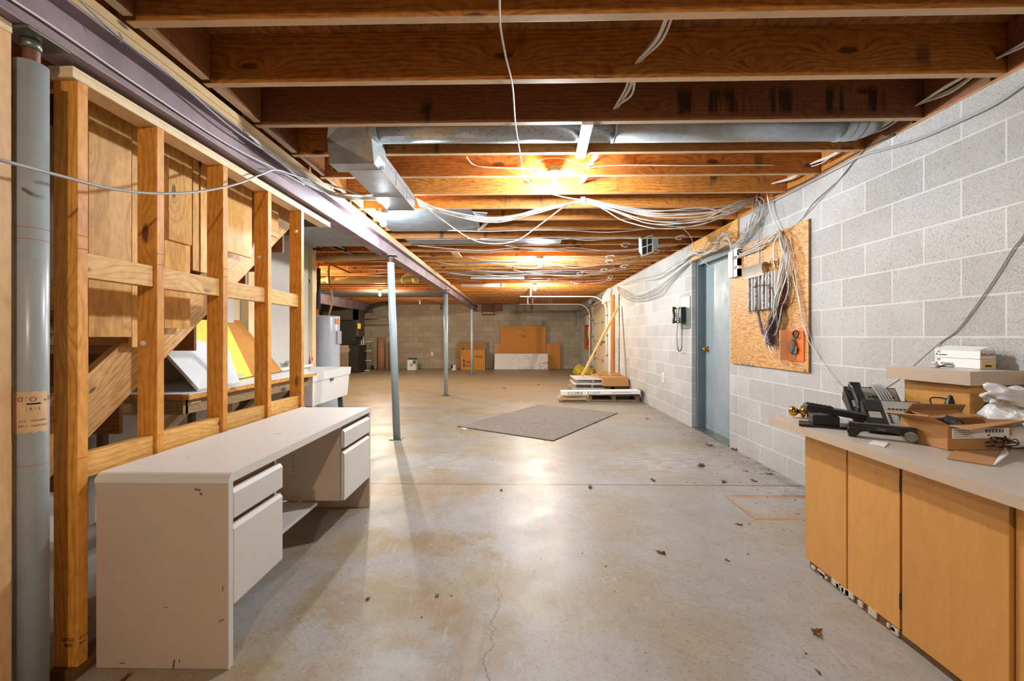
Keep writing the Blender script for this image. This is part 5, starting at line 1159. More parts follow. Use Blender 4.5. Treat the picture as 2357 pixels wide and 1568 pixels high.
def leaf(u, v, s, label, seed, m=leaf_m):
    rr = random.Random(seed); p = at(u, v, z=0.0); b = BM(); n = 14; pts = []
    for i in range(n):
        a = 2*PI*i/n; r = s*(1.0 if i % 2 == 0 else 0.5)*rr.uniform(0.7, 1.15)
        pts.append((r*math.cos(a)*1.5, r*math.sin(a)*0.8, 0.004+abs(rr.gauss(0, s*0.30))))
    cv = b.verts.new((0, 0, 0.004)); vs = [b.verts.new(q) for q in pts]
    for i in range(n): b.faces.new((cv, vs[i], vs[(i+1)%n]))
    bmesh.ops.solidify(b, geom=b.faces[:], thickness=0.0012)
    zm = min(w.co.z for w in b.verts)
    R3 = Matrix.Translation((p.x, p.y, -zm+0.0005)) @ Matrix.Rotation(rr.uniform(0, 6), 4, 'Z')
    b.transform(R3)
    return tag(obj('dry_leaf', b, m), label, 'leaf')
LV = [(1880, 1458, 0.030, 'large curled brown leaf on the floor near the counter base'), (1520, 1273, 0.027, 'star-shaped brown leaf in the middle of the floor'),
 (1006, 1372, 0.016, 'small pale leaf beside a white scrape on the floor'), (1358, 1123, 0.034, 'grey curled leaf just in front of the floor joint'),
 (1503, 1107, 0.028, 'brown leaf just behind the floor joint, mid-aisle'), (1616, 1074, 0.040, 'large brown leaf on the dusty patch by the wall'),
 (1666, 1110, 0.034, 'crumpled brown leaf on the joint near the rusty rectangle'), (1735, 1108, 0.03, 'tan leaf on the joint closest to the block wall'),
 (1770, 1092, 0.028, 'tan leaf lying along the foot of the block wall'), (1716, 1085, 0.02, 'thin twisted leaf between dusty patch and wall'),
 (1632, 1026, 0.04, 'leaf cluster lying in front of the grey door sill'), (1702, 1209, 0.017, 'tiny brown leaf in front of the rusty rectangle'),
 (1674, 1291, 0.012, 'tiny brown leaf right of the star-shaped leaf'), (846, 1380, 0.014, 'reddish leaf scrap on the floor near the desk drawers'),
 (1154, 1130, 0.016, 'thin dark leaf sliver left of the bright floor glare'), (1370, 974, 0.03, 'leaf at the right edge of the dark rug'),
 (1255, 1014, 0.018, 'leaf at the nearest corner of the dark rug'), (1082, 981, 0.022, 'leaf on the left corner of the dark rug'), (290, 1562, 0.018, 'tan leaf scrap on the floor below the desk end panel'),
 (1884, 1549, 0.012, 'tiny leaf scrap on the floor near the bottom edge'), (1690, 1036, 0.045, 'reddish crumpled leaf heap at the near corner of the door opening'), (1490, 965, 0.03, 'dark leaf on the floor between rug and far wall'), (1160, 895, 0.05, 'leaf on the far floor beyond the rug'), (1240, 886, 0.05, 'leaf on the far floor behind the bulb glare')]
for i, (u, v, s_, lab) in enumerate(LV):
    leaf(u, v, s_, lab, 100+i, leaf_m if i not in (2, 3) else plain('pale_leaf', 'a89a88', 0.7))
b = BM(); poly(b, [at(1060, 984, z=0.001), at(1070, 989, z=0.001), at(1078, 985, z=0.001), at(1068, 981.5, z=0.001)], 0.001, (0, 0, 1)); tag(obj('paper_scrap', b, paperw), 'white paper scrap on the floor by the left corner of the rug', 'paper')
cc_ = plain('floor_crumb', '5a4e42', 0.9)
rr = random.Random(9); b = BM()
for k in range(110):
    x = 2.25-abs(rr.gauss(0, 0.35)); y = rr.uniform(2.5, 5.2)
    box(b, x, x+rr.uniform(0.003, 0.012), y, y+rr.uniform(0.002, 0.006), 0.0005, 0.003)
for k in range(100):
    x = rr.uniform(-1.0, 2.2); y = rr.uniform(1.6, 11)
    if x > 1.4 and y < 2.4: continue
    box(b, x, x+rr.uniform(0.002, 0.007)*(1+y*0.15), y, y+rr.uniform(0.002, 0.006), 0.0005, 0.003)
tag(obj('floor_debris', b, cc_), 'fine dark crumbs scattered over the concrete floor', 'debris', None, 'stuff')

# ------------------------------------------------------------------ workbench, sink, heater on the left
t = thing('workbench', 'white-topped workbench with plywood edge and diagonal braces beneath the stairs', 'workbench', (-2.3, 3.4, 0))
bz = H-0.348
b = BM(); box(b, -2.66, -2.0, 2.57, 4.22, bz-0.004, bz); obj('bench_top', b, plain('bench_white', 'dfe3e4', 0.4, var=0.0, sc=1.0), t)
b = BM(); box(b, -2.66, -2.0, 2.57, 4.22, bz-0.035, bz-0.005, None, 0.001); obj('plywood_core', b, ply_y, t)
b = BM(); box(b, -2.10, -2.06, 2.62, 4.2, bz-0.13, bz-0.036); box(b, -2.66, -2.62, 2.62, 4.2, bz-0.13, bz-0.036); box(b, -2.66, -2.06, 2.60, 2.64, bz-0.13, bz-0.036); obj('apron_rail', b, wood('bench_rail', 'c9a878', '8a6a44', 'Y'), t)
for y in (2.68, 3.42, 4.10):
    b = BM(); beam(b, (-2.05, y, bz-0.05), (-2.62, y, bz-0.62), 0.04, 0.088, Vector((0, 1, 0)), 0.002)
    obj('diagonal_brace', b, oldwood if y > 3 else pine_m, t)
    b = BM(); box(b, -2.66, -2.62, y-0.02, y+0.02, 0.001, bz-0.13); obj('leg', b, oldwood, t)
b = BM(); poly(b, [(-2.05, 2.70, bz+0.003), (-2.05, 3.10, bz+0.003), (-2.55, 3.62, bz+0.42), (-2.55, 2.75, bz+0.50)], 0.02)
tag(obj('wrapped_sheet', b, plain('white_film', 'e3e6e8', 0.3, var=0.06, sc=3)), 'white plastic-wrapped sheet slanting over the workbench', 'sheet')
b = BM(); poly(b, [(-2.22, 3.02, bz+0.003), (-2.30, 3.62, bz+0.003), (-2.60, 3.62, bz+0.62), (-2.60, 2.92, bz+0.62)], 0.03)
tag(obj('yellow_board', b, yellow), 'bright yellow panel leaning at the back of the workbench', 'panel')
b = BM(); poly(b, [(-2.30, 3.64, bz+0.003), (-2.32, 4.15, bz+0.003), (-2.64, 3.98, bz+0.50), (-2.64, 3.48, bz+0.50)], 0.02)
tag(obj('cardboard_sheet', b, card_d), 'brown cardboard panel leaning beside the yellow panel', 'cardboard')
b = BM(); box(b, -2.68, -2.60, 3.36, 3.88, H+0.13, H+0.42, None, 0.003); tag(obj('wall_cabinet', b, drywall), 'pale box on the wall just above the yellow panel', 'box')
tag(obj('plastic_wrap', blob((-2.25, 3.12, bz+0.07), 0.10, 0.16, 0.07, 12, 0.4), plain('clear_film', 'e6e8e4', 0.2, Alpha=0.45)), 'crumpled clear plastic wrap at the foot of the yellow panel', 'plastic wrap')
for (y, lab) in ((4.12, 'pine stud with nail holes on the partition, left of the sink faucet'), (4.38, 'pine stud on the partition behind the sink faucet'), (3.88, 'thin pine stud at the right of the pale wall box')):
    b = BM(); box(b, -2.695, -2.62, y, y+0.10, 0.001, ZJ-0.008, None, 0.002); tag(obj('partition_stud', b, pine_m), lab, 'stud')
b = BM(); box(b, -2.72, -2.655, 5.48, 5.58, 0.001, ZJ-0.006, None, 0.002); tag(obj('partition_post', b, pine_m), 'pale nail-marked post at the end of the partition, beside the water heater', 'post')
t = thing('laundry_sink', 'white plastic laundry tub on splayed legs beyond the stud wall', 'sink', (-2.33, 4.75, 0))
zr, zb2 = H-0.365, H-0.70; x0, x1, y0, y1 = -2.60, -2.05, 4.24, 5.22
b = BM(); dx = 0.045
o_ = [(x0, y0), (x1, y0), (x1, y1), (x0, y1)]; i_ = [(x0+dx, y0+dx), (x1-dx, y0+dx), (x1-dx, y1-dx), (x0+dx, y1-dx)]
V = lambda P, z, k=0.0: [b.verts.new((x+(-2.325-x)*k, y+(4.73-y)*k, z)) for x, y in P]
ro = V(o_, zr); rm = V(o_, zr-0.085, 0.02); rn = V(o_, zr-0.087, 0.05); bo = V(o_, zb2, 0.10); ri = V(i_, zr); bi = V(i_, zb2+0.02, 0.12)
for A, B_ in ((ro, rm), (rm, rn), (rn, bo), (ro, ri), (ri, bi)):
    for i in range(4): b.faces.new((A[i], A[(i+1)%4], B_[(i+1)%4], B_[i]))
b.faces.new(bo); b.faces.new(bi); obj('tub', b, whitep, t)
b = BM(); box(b, x0-0.02, x0+0.08, y0, y1, zr, zr+0.035, None, 0.008); obj('back_ledge', b, whitep, t)
for (x, y, q) in ((x0+0.08, y0+0.1, -1), (x1-0.09, y0+0.1, 1), (x0+0.08, y1-0.12, -1), (x1-0.09, y1-0.12, 1)):
    b = BM(); beam(b, (x, y, zb2+0.005), (x+0.03*q, y+(0.03 if y > 4.7 else -0.03), 0.001), 0.055, 0.02, Vector((0, 1, 0)), 0.002); obj('leg', b, plain('leg_blue_grey', '4e5a63', 0.5), t)
b = BM(); yf = at(657, 846, X=x0+0.05).y; zf = zr+0.036
lathe(b, (x0+0.04, yf, zf), [(0.022, 0), (0.018, 0.03)], 12); hose(b, [(x0+0.04, yf, zf+0.02), (x0+0.05, yf, zf+0.055), (x0+0.10, yf, zf+0.06), (x0+0.15, yf, zf+0.03)], 0.008, 8, 5)
for s_ in (-0.05, 0.05): lathe(b, (x0+0.04, yf+s_, zf), [(0.016, 0), (0.014, 0.02), (0.020, 0.035), (0.018, 0.045)], 10)
obj('faucet', b, chrome, t)
b = BM(); box(b, -2.062, -2.052, 4.66, 4.73, zr-0.115, zr-0.085); obj('tub_badge', b, plain('badge_grey', '5a6068', 0.5), t)
b = BM(); p = at(711, 842, X=-2.55); lathe(b, (-2.54, p.y, zr+0.036), [(0.012, 0), (0.012, 0.05), (0.005, 0.06), (0.005, 0.10)], 10); tag(obj('red_marker', b, plain('red_plastic', 'b8202c', 0.4)), 'small red bottle standing on the sink ledge', 'bottle')
t = thing('water_heater', 'tall pale blue-white water heater behind the laundry sink', 'water heater', (-3.245, 7.05, 0))
x, y = -3.245, 7.05
zt_ = at(750, 727, Y=y-0.1).z
b = BM(); lathe(b, (x, y, 0.001), [(0.26, 0), (0.268, 0.02), (0.268, zt_-0.03), (0.262, zt_-0.008), (0.24, zt_)], 40); obj('tank', b, heater_m, t)
b = BM(); box(b, x+0.22, x+0.285, y-0.08, y+0.08, at(780, 792, Y=y).z, at(780, 762, Y=y).z, None, 0.004); obj('element_cover', b, plain('cover_grey', 'b4bcc6', 0.4), t)
b = BM(); a0 = -1.0; 
nrm = Vector((math.cos(-0.2), math.sin(-0.2), 0)); tg = Vector((-nrm.y, nrm.x, 0)); pc = Vector((x, y, zt_-0.09))+nrm*0.27
poly(b, [pc-tg*0.04+Vector((0,0,-0.05)), pc+tg*0.04+Vector((0,0,-0.05)), pc+tg*0.04+Vector((0,0,0.05)), pc-tg*0.04+Vector((0,0,0.05))], 0.002); obj('orange_label', b, orange, t)
b = BM(); tube(b, (x-0.07, y, zt_-0.01), (x-0.07, y, ZJ-0.003), 0.011, n=10); obj('copper_riser', b, copper, t)
b = BM(); pA = at(739, 712, Y=y); pB = at(739, 618, Y=y); tube(b, (x-0.07, y-0.0, pA.z), (x-0.07, y, pB.z), 0.034, n=12); obj('pipe_insulation', b, plain('foam_dark', '3e4048', 0.8), t)
b = BM(); hose(b, [Vector((x+0.10, y, zt_)), at(765, 690, Y=y), at(758, 650, Y=y), at(757, 620, Y=y), at(762, 603, Y=y), at(775, 594, Y=y), at(800, 590, Y=y)], 0.016, 10, 6); obj('flexible_line', b, plain('tan_tube', 'b09a78', 0.4), t)
b = BM(); tube(b, (x-0.12, y+0.05, 1.2), (x-0.12, y+0.05, ZJ-0.003), 0.012, n=10); obj('copper_riser', b, copper, t)
b = BM(); tube(b, at(690, 597, Y=5.9), at(905, 590, Y=5.9), 0.045, n=14)
for u in (740, 850): p = at(u, 593, Y=5.9); box(b, p.x-0.008, p.x+0.008, 5.89, 5.91, p.z, ZD+0.001)
tag(obj('long_pipe', b, plain('pale_pipe', 'c9ad80', 0.4)), 'long pale pipe crossing from partition to the beam near the first post', 'pipe')
b = BM(); hose(b, [at(690, 632, Y=7.6), at(735, 648, Y=7.6), at(750, 646, Y=7.6), at(957, 643, Y=7.6)], 0.048, 16, 1)
for u, w in ((752, 0.12), (925, 0.05), (950, 0.10)):
    p = at(u, 645, Y=7.6); lathe(b, p, [(0.056, 0), (0.056, w)], 16, (1, 0, 0))
hose(b, [at(925, 644, Y=7.6), at(938, 634, Y=7.6), at(952, 632, Y=7.6)], 0.040, 12, 4)
for u in (800, 900): p = at(u, 643, Y=7.6); box(b, p.x-0.008, p.x+0.008, 7.59, 7.61, p.z, ZD+0.001)
tag(obj('yellow_drain_pipe', b, pvc), 'cream yellow plastic drain pipe with an open wye end', 'pipe')
b = BM(); hose(b, [at(700, 559, Y=5.3), at(728, 561, Y=5.3), at(731, 547, Y=5.3), at(800, 575, Y=6.2)], 0.014, 8, 1)
tag(obj('black_pipe', b, duct_bk), 'upper black iron pipe elbowing under the joists left of the beam', 'pipe')
b = BM(); hose(b, [at(700, 572, Y=5.5), at(742, 575, Y=5.5), at(744, 562, Y=5.5), at(830, 590, Y=6.6)], 0.014, 8, 1)
tag(obj('black_pipe', b, duct_bk), 'lower black iron pipe elbowing under the joists left of the beam', 'pipe')
b = BM(); hose(b, [at(740, 600, Y=6.4), at(806, 628, Y=7.2)], 0.014, 8, 1); tag(obj('copper_pipe', b, copper), 'short copper pipe slanting under the joists above the yellow drain', 'pipe')
b = BM(); box(b, -2.6, -1.66, 4.35, 5.3, ZJ-0.10, ZJ-0.005); tag(obj('sheet_metal_duct', b, galv_d), 'flat dark sheet metal duct left of the beam beyond the last stud', 'duct')
b = BM(); box(b, -6.5, -2.0, 10.9+0.3, 12.8, ZJ-0.02, ZJ-0.003); tag(obj('grey_ceiling_board', b, plain('grey_board', '77706a', 0.8, var=0.15)), 'grey board covering joists around the warm bulb by the furnace', 'panel')

# ------------------------------------------------------------------ orange bracket on the plywood board
a = pb(1802, 759, XW-0.06); t = thing('orange_bracket', 'orange three-sided bracket holding a black ring at the board corner', 'bracket', pb(1830, 832, XW-0.02))
yA = pb(1815, 760, XW-0.002).y; yB = pb(1852, 760, XW-0.002).y; z0 = pb(1830, 831, XW-0.002).z; z1 = pb(1830, 760, XW-0.002).z
b = BM(); box(b, XW-0.010, XW-0.001, yB, yA, z0, z1); box(b, XW-0.075, XW-0.010, yA-0.006, yA, z0, z1); obj('orange_plate', b, orange, t)
b = BM(); box(b, XW-0.080, XW-0.010, yA-0.0125, yA-0.0065, z0-0.002, z1+0.002); obj('pale_flange', b, plain('peach_plastic', 'f0b48c', 0.4), t)
ym = (yA+yB)/2
b = BM(); box(b, XW-0.014, XW-0.0102, ym-0.01, ym+0.06, z0+0.01, z1-0.01); obj('cardboard_strap', b, card_in, t)
b = BM(); pr_ = [Vector((XW-0.03, ym-0.035+0.032*math.cos(q*PI/6), z1-0.035+0.032*math.sin(q*PI/6))) for q in range(13)]; hose(b, pr_, 0.006, 8, 1); obj('black_ring', b, black, t)
b = BM(); lathe(b, (XW-0.015, ym+0.01, (z0+z1)/2-0.01), [(0.04, 0), (0.042, 0.01), (0.03, 0.03)], 16, (-1, 0, 0)); 
for v in b.verts: v.co.z = (z0+z1)/2-0.01+(v.co.z-(z0+z1)/2+0.01)*1.5
obj('tape_lump', b, plain('brown_lump', '6e5138', 0.6), t)
b = BM(); poly(b, [(XW-0.03, ym-0.04, (z0+z1)/2-0.06), (XW-0.03, ym-0.01, (z0+z1)/2-0.07), (XW-0.03, ym-0.02, (z0+z1)/2), (XW-0.03, ym-0.05, (z0+z1)/2-0.01)], 0.004); obj('blue_tape', b, plain('blue_tape_vinyl', '5c7fa0', 0.5), t)

# ------------------------------------------------------------------ clutter on the counter
TZ = CZ+0.001
def ct(u, v): return at(u, v, z=TZ)
# brass door knob set
p = ct(1850, 962); t = thing('door_knob_set', 'brass door knob set lying at the far end of the counter', 'door knob', (p.x, p.y, TZ), math.radians(165))
b = BM(); zc_ = 0.034
lathe(b, (0.0, 0, zc_), [(0.032, 0), (0.033, 0.008), (0.012, 0.012), (0.012, 0.03), (0.022, 0.036), (0.028, 0.050), (0.024, 0.064), (0.010, 0.070)], 24, (1, 0, 0)); obj('knob', b, brass, t, local=True)
b = BM(); lathe(b, (-0.035, 0.01, zc_), [(0.032, 0), (0.031, 0.008)], 24, (-1, 0, 0)); lathe(b, (-0.045, 0.01, zc_), [(0.012, 0), (0.012, 0.025), (0.026, 0.035), (0.026, 0.055)], 24, (-1, 0, 0)); obj('rear_knob', b, brass, t, local=True)
b = BM(); box(b, -0.034, 0, -0.012, 0.012, zc_-0.012, zc_+0.012); box(b, -0.16, -0.02, -0.022, -0.016, 0.001, 0.05, None, 0.002); obj('latch_plate', b, steel, t, local=True)
# cordless handset on its stand
p0 = ct(1905, 985); t = thing('black_telephone_stand', 'long black console resting on a black desk stand beside the brass knob', 'telephone', (p0.x+0.01, p0.y+0.05, TZ), math.radians(-22))
b = BM(); beam(b, (-0.075, 0.0, 0.092), (0.17, 0.0, 0.056), 0.085, 0.030, bev=0.006); obj('console_body', b, black, t, local=True)
b = BM()
for k in range(6):
    for j in range(2): box(b, -0.065+0.018*k, -0.053+0.018*k, -0.03+0.03*j, -0.012+0.03*j, 0.100-0.0026*k, 0.112-0.0026*k)
o = obj('raised_keys', b, black_soft, t, local=True)
b = BM(); box(b, -0.05, 0.06, -0.045, 0.045, 0.010, 0.055, None, 0.004); obj('stand_neck', b, black, t, local=True)
b = BM(); poly(b, [(-0.11, -0.06, 0.001), (0.11, -0.06, 0.001), (0.12, 0.05, 0.001), (-0.09, 0.05, 0.001)], 0.010, (0, 0, 1)); obj('stand_foot', b, black, t, local=True)
# desk telephones
def desk_phone(lab, loc, rz, tilt=0.0, handset=True, z=0.0):
    t = thing('desk_telephone', lab, 'telephone', loc, rz)
    T = Matrix.Translation((0, 0, z)) @ Matrix.Rotation(tilt, 4, 'X')
    b = BM(); q = [(-0.12, 0.0), (0.12, 0.0), (0.12, 0.030), (-0.12, 0.085)]
    # wedge: low at front (-y), high at back
    P = [(-0.115, 0.001), (0.115, 0.001), (0.115, 0.080), (-0.115, 0.030)]
    A = [b.verts.new(T @ Vector((-0.11, y, zz))) for y, zz in P]; B_ = [b.verts.new(T @ Vector((0.11, y, zz))) for y, zz in P]
    b.faces.new(A); b.faces.new(B_[::-1])
    for i in range(4): b.faces.new((A[i], A[(i+1)%4], B_[(i+1)%4], B_[i]))
    obj('phone_body', b, black, t, local=True)
    sl = math.atan2(0.050, 0.23); F_ = T @ Matrix.Translation((0, -0.115, 0.0305)) @ Matrix.Rotation(sl, 4, 'X')
    b = BM(); box(b, -0.035, 0.105, 0.008, 0.225, 0, 0.003, F_, 0.001); obj('face_plate', b, plain('phone_face', 'a9a7a0', 0.45), t, local=True)
    for j in range(4):
        for i in range(3):
            b = BM(); box(b, 0.008+0.021*i, 0.022+0.021*i, 0.045+0.018*j, 0.057+0.018*j, 0.003, 0.008, F_, 0.001); obj('key', b, black, t, local=True)
    for j in range(5):
        b = BM(); box(b, -0.028, -0.018, 0.04+0.018*j, 0.050+0.018*j, 0.003, 0.006, F_); obj('line_key', b, black, t, local=True)
    for j in range(8):
        b = BM(); box(b, -0.02+0.014*j, -0.011+0.014*j, 0.150, 0.158, 0.003, 0.006, F_); obj('line_key', b, black, t, local=True)
    b = BM(); box(b, -0.103, -0.045, 0.13, 0.215, 0.002, 0.006, F_); box(b, -0.103, -0.045, 0.012, 0.07, 0.002, 0.006, F_); obj('handset_cradle', b, black_soft, t, local=True)
    b = BM(); box(b, -0.097, -0.052, 0.075, 0.125, 0.002, 0.004, F_); obj('card_window', b, greyp, t, local=True)
    if handset:
        b = BM(); mkhand(b, F_ @ Matrix.Translation((-0.075, 0.112, 0.03))); obj('handset', b, black, t, local=True)
    return t
def mkhand(b, M):
    n = 14
    prof = []
    for i in range(n+1):
        f = i/n; y = -0.10+0.20*f; e = abs(f-0.5)*2
        w = 0.020+0.006*(e > 0.65); h = 0.012+0.010*(e**3); z = 0.010*(1-e*e)+0.004
        prof.append([M @ Vector(q) for q in ((-w, y, z-h-0.008*(e > 0.65)), (w, y, z-h-0.008*(e > 0.65)), (w*0.9, y, z+h), (-w*0.9, y, z+h))])
    R = [[b.verts.new(p) for p in r] for r in prof]
    for A, B_ in zip(R, R[1:]):
        for i in range(4): b.faces.new((A[i], A[(i+1)%4], B_[(i+1)%4], B_[i]))
    b.faces.new(R[0][::-1]); b.faces.new(R[-1])
    bmesh.ops.bevel(b, geom=b.edges[:], offset=0.003, segments=1, affect='EDGES')
p = ct(2035, 985); desk_phone('grey-faced desk telephone without its handset, in front of the shelf block', (1.765, 2.035, TZ), math.radians(-30), 0.24, False, 0.026)
p = ct(2060, 935); desk_phone('dusty black desk telephone with handset on, behind the other telephone', (1.86, 2.27, TZ+0.03), math.radians(-24), 0.42, True, 0.02)
for i in range(5):
    cable('phone_cord', 'grey cord draped over the rear desk telephone', [(1.80+0.012*i, 2.11, TZ+0.07), (1.815+0.014*i, 2.16, TZ+0.115), (1.84+0.014*i, 2.23, TZ+0.165), (1.88+0.013*i, 2.32, TZ+0.185), (1.92+0.01*i, 2.35, TZ+0.16)], 0.0042, cable_g, 'cord', 'cords draped over the telephone')
p = ct(2025, 1000)
t = thing('telephone_handset', 'black telephone handset lying at the counter front before the telephones', 'handset', (ct(2028, 1010).x, ct(2028, 1010).y, TZ), math.radians(-128))
b = BM()
mkhand(b, Matrix.Translation((0, 0, 0.030)) @ Matrix.Diagonal((1.15, 1.12, 1.2, 1))); obj('handset_body', b, black, t, local=True)
for s_ in (-1, 1):
    b = BM(); lathe(b, (0.024, 0.094*s_, 0.026), [(0.020, 0), (0.022, 0.010), (0.020, 0.013), (0.012, 0.009)], 18, (1, 0, 0)); obj('ear_cup', b, steel if s_ > 0 else black, t, local=True)
text('AT&T', 0.012, greyp, t, frame((0.0250, 0.0, 0.042), (0, 1, 0), (0, 0, 1)), ext=0.0002)
b = BM(); poly(b, [ct(1999, 1022), ct(2010, 1015), ct(2046, 1021), ct(2036, 1030)], 0.003, (0, 0, 1)); tag(obj('paper_slip', b, paperw), 'small white paper slip at the counter front edge', 'paper')
b = hose(BM(), [(1.98, 2.0, TZ+0.07), (2.02, 2.02, TZ+0.16), (2.08, 1.98, TZ+0.165), (2.13, 1.93, TZ+0.10), (2.15, 1.90, TZ+0.02)], 0.016, 8, 5); tag(obj('black_handset_hook', b, black), 'bent black plastic arm sticking up behind the open cardboard box', 'handset')
rr = random.Random(15)
for i in range(4):
    P = [(1.95+rr.uniform(-.03, .03), 2.05, TZ+0.09+rr.uniform(0, .03))]
    for k in range(4): P.append((1.97+0.04*k, 2.05-0.03*k+rr.uniform(-.03, .03), TZ+0.11+rr.uniform(-.03, .04)))
    cable('black_wire', 'black wire looping between telephones and cardboard box', P, 0.003, black_soft, 'wire', 'black wires behind the box')

# open cardboard box
t = thing('open_cardboard_box', 'open cardboard box with flaps folded out on the counter', 'cardboard box', (1.67, 1.69, TZ), math.radians(4))
w, d, h = 0.27, 0.19, 0.098
b = BM(); box(b, 0, w, 0, 0.004, 0.001, h); box(b, 0, w, d-0.004, d, 0.001, h); box(b, 0, 0.004, 0.004, d-0.004, 0.001, h); box(b, w-0.004, w, 0.004, d-0.004, 0.001, h); box(b, 0.004, w-0.004, 0.004, d-0.004, 0.001, 0.005); obj('box_walls', b, card, t, local=True)
b = BM(); poly(b, [(0.0, -0.001, h), (w, -0.001, h), (w+0.03, -0.055, h+0.035), (0.01, -0.075, h-0.001)], 0.004)
obj('front_flap', b, card, t, local=True)
b = BM(); poly(b, [(-0.001, 0, h), (-0.001, d, h), (-0.075, d, h+0.018), (-0.06, 0.02, h+0.03)], 0.004); obj('side_flap', b, card, t, local=True)
b = BM(); poly(b, [(0, d, h), (w, d, h), (w-0.02, d-0.04, h+0.055), (0.02, d-0.03, h+0.06)], 0.004); poly(b, [(w, 0, h), (w, d, h), (w+0.075, d-0.01, h+0.01), (w+0.07, 0.02, h+0.018)], 0.004); obj('back_flap', b, card_in, t, local=True)
b = BM(); poly(b, [(0.02, 0.10, h+0.006), (0.20, 0.08, h+0.012), (0.22, 0.17, h+0.03), (0.02, 0.18, h+0.028)], 0.004); obj('inner_flap', b, card, t, local=True)
b = BM(); poly(b, [(0.012, -0.0055, h-0.012), (w-0.02, -0.0055, h-0.012), (w-0.02, -0.0055, h-0.052), (0.012, -0.0055, h-0.052)], 0.001); obj('address_label', b, paperw, t, local=True)
b = BM(); 
for k in range(11): box(b, 0.15+0.007*k, 0.15+0.007*k+(0.002 if k % 2 else 0.004), -0.0070, -0.0066, h-0.030, h-0.016)
o = obj('barcode', b, ink, t, local=True)
b = BM(); 
for k in range(4): box(b, 0.02, 0.09+0.01*(k%2), -0.0070, -0.0066, h-0.022-0.008*k, h-0.019-0.008*k)
obj('label_print', b, greyp, t, local=True)
bb = blob((0.12, 0.07, 0.07), 0.10, 0.055, 0.045, 33, 0.4); obj('black_bag', bb, plain('black_foil', '14161c', 0.18), t, local=True)
b = BM(); poly(b, [ct(2180, 1057), ct(2196, 1038), ct(2304, 1050), ct(2287, 1074)], 0.004, (0, 0, 1))
tag(obj('cardboard_flap', b, card), 'torn flat cardboard piece lying in front of the open box', 'cardboard')
b = BM(); poly(b, [ct(2286, 1074)+Vector((0,0,0.006)), ct(2300, 1052)+Vector((0,0,0.006)), ct(2312, 1040)+Vector((0,0,0.018)), ct(2318, 1056)+Vector((0,0,0.018))], 0.004); tag(obj('cardboard_tab', b, paperw), 'bent pale tab of cardboard at the right of the flat piece', 'cardboard')
rr = random.Random(51); c0 = ct(2318, 1045); P = []
for k in range(22): P.append(c0+Vector((rr.uniform(-0.04, 0.04), rr.uniform(-0.03, 0.05), 0.012+rr.uniform(0, 0.045))))
cable('wire_tangle', 'tangle of thin black wire on the counter beside the plastic bag', P, 0.0017, black_soft, 'wire', k=6)
pc = ct(2345, 1000)
t = thing('plastic_bag', 'crumpled white plastic bag standing on the counter by the cardboard box', 'plastic bag', (2.02, 1.72, TZ))
bagm = NT('bag_film'); v_ = bagm.coord(); bagm.fin(bagm.mix(bagm.ramp(bagm.noise(v_, 9, 3), 0.4, 0.7), s2l('eef0f2'), s2l('cfd3d8')), 0.25, 0, bagm.bump(bagm.noise(v_, 22, 4, 0.6, 1.0), 0.8, 0.01), Transmission_Weight=0.15)
def crumple(b, s, k):
    rr = random.Random(k); D_ = [(Vector((rr.gauss(0,1), rr.gauss(0,1), rr.gauss(0,1))), rr.uniform(0, 6)) for _ in range(10)]
    for v in b.verts:
        for d_, ph in D_: v.co += d_*(s*abs(math.sin(v.co.dot(d_)*22+ph)))*0.3
bb = blob((2.055, 1.74, TZ+0.085), 0.105, 0.13, 0.10, 61, 0.35, 4); crumple(bb, 0.008, 3)
zm = min(v.co.z for v in bb.verts)
for v in bb.verts: v.co.z += TZ+0.001-zm
obj('bag_body', bb, bagm.m, t)
bb = blob((1.985, 1.765, TZ+0.215), 0.075, 0.06, 0.045, 62, 0.4, 4); crumple(bb, 0.006, 4); obj('bag_top', bb, bagm.m, t)

# boxes on the raised shelf
SZ = SHZ+0.001
P_ = at(2262, 850, z=SZ)+Vector((-0.012, 0, 0))
t1 = thing('lower_white_box', 'lower white card box with yellow end label on the raised shelf', 'box', (P_.x, P_.y, SZ), 0)
ua = (at(2152, 842, z=SZ)-P_); ua.z = 0; La = ua.length; ua.normalize(); ub = Vector((-ua.y, ua.x, 0)); 
if ub.x < 0: ub = -ub
M1 = Matrix(((ua.x, ub.x, 0, P_.x), (ua.y, ub.y, 0, P_.y), (0, 0, 1, SZ), (0, 0, 0, 1)))
def bx1(name, par, m, *q): b = BM(); box(b, *q, M1, 0.001); return obj(name, b, m, par)
wb = 0.066
bx1('box_body', t1, paperw, 0, La, 0, wb, 0.0, 0.045)
bx1('end_panel', t1, plain('pale_card_end', 'd6cabb', 0.7), -0.001, 0.0003, 0.002, wb-0.002, 0.002, 0.044)
bx1('yellow_label', t1, plain('label_yellow', 'dcc078', 0.6), -0.002, -0.001, 0.012, wb-0.012, 0.008, 0.038)
bx1('barcode', t1, ink, -0.0026, -0.0021, 0.02, 0.045, 0.011, 0.019)
t2 = thing('upper_white_box', 'upper white card box with handwritten end and raised lid, stacked on another', 'box', (P_.x, P_.y, SZ+0.046), 0)
bx1('box_body', t2, paperw, 0, La, 0, wb, 0.0465, 0.088)
bx1('end_panel', t2, plain('pale_card_end', 'd6cabb'), -0.001, 0.0003, 0.002, wb-0.002, 0.048, 0.087)
b = BM(); L5 = La
poly(b, [M1 @ Vector(q) for q in ((0.012, -0.004, 0.088), (L5, -0.004, 0.090), (L5+0.004, wb-0.005, 0.108), (-0.004, wb*0.55, 0.104))], 0.002); obj('lid', b, paperw, t2)
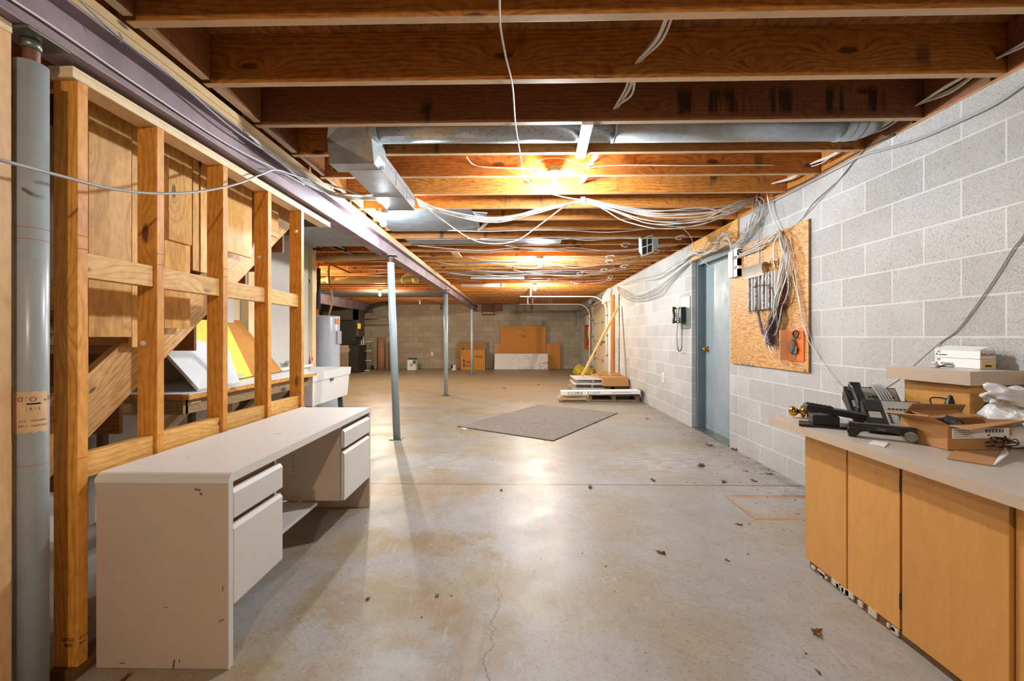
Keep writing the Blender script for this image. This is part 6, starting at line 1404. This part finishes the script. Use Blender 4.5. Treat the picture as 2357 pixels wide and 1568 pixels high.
def bt(s, size, m, par, x, y, z, end=False, sx=1.0):
    o0 = M1 @ Vector((x, y, z)) - par.location
    if end: return text(s, size, m, par, frame(o0, ub, (0, 0, 1)), sx=sx)
    return text(s, size, m, par, frame(o0, -ua, (0, 0, 1)), sx=sx)
bt('BALLAST', 0.017, blue_ink, t2, -0.0016, wb/2, 0.068, True, 0.9)
bt('ADVANCE', 0.011, blue_ink, t2, La-0.048, -0.0006, 0.060); bt('ADVANCE', 0.016, blue_ink, t1, La-0.072, -0.0006, 0.016)
b = BM()
for zz, par in ((0.062, t2), (0.017, t1)):
    b = BM(); q = [M1 @ Vector(k) for k in ((La-0.018, -0.0012, zz-0.004), (La-0.006, -0.0012, zz-0.004), (La-0.012, -0.0012, zz+0.007))]; poly(b, q, 0.0008); obj('triangle_mark', b, blue_ink, par)
for par, zz in ((t2, 0.076), (t1, 0.036)):
    b = BM(); 
    for k in range(3): beam(b, M1 @ Vector((La-0.014-0.007*k, -0.001, zz-0.006)), M1 @ Vector((La-0.018-0.007*k, -0.001, zz+0.006)), 0.0015, 0.0008)
    obj('pen_marks', b, blue_ink, par)
t = thing('plug_adapter', 'white plug pieces with torn wires in front of the white boxes', 'adapter', at(2150, 845, z=SZ))
p = at(2150, 846, z=SZ); b = BM(); M = Matrix.Translation((p.x, p.y, SZ)) @ Matrix.Rotation(0.6, 4, 'Z')
box(b, -0.03, 0.03, -0.010, 0.010, 0.0005, 0.008, M, 0.001); obj('flat_piece', b, whitep, t)
b = BM(); M = Matrix.Translation((p.x+0.005, p.y-0.005, SZ+0.014)) @ Matrix.Rotation(0.5, 4, 'Y') @ Matrix.Rotation(0.3, 4, 'Z'); box(b, -0.025, 0.025, -0.008, 0.008, -0.004, 0.006, M, 0.001); obj('angled_piece', b, whitep, t)
for k in range(5):
    b = hose(BM(), [Vector((p.x+0.01, p.y-0.01, SZ+0.006)), Vector((p.x+0.04, p.y-0.02-0.003*k, SZ+0.004+0.004*k)), Vector((p.x+0.065+0.006*k, p.y-0.03+0.004*k, SZ+0.003+0.002*k))], 0.0012, 5, 4); obj('torn_wire', b, plain('wire_maroon', '5e2c24'), t)
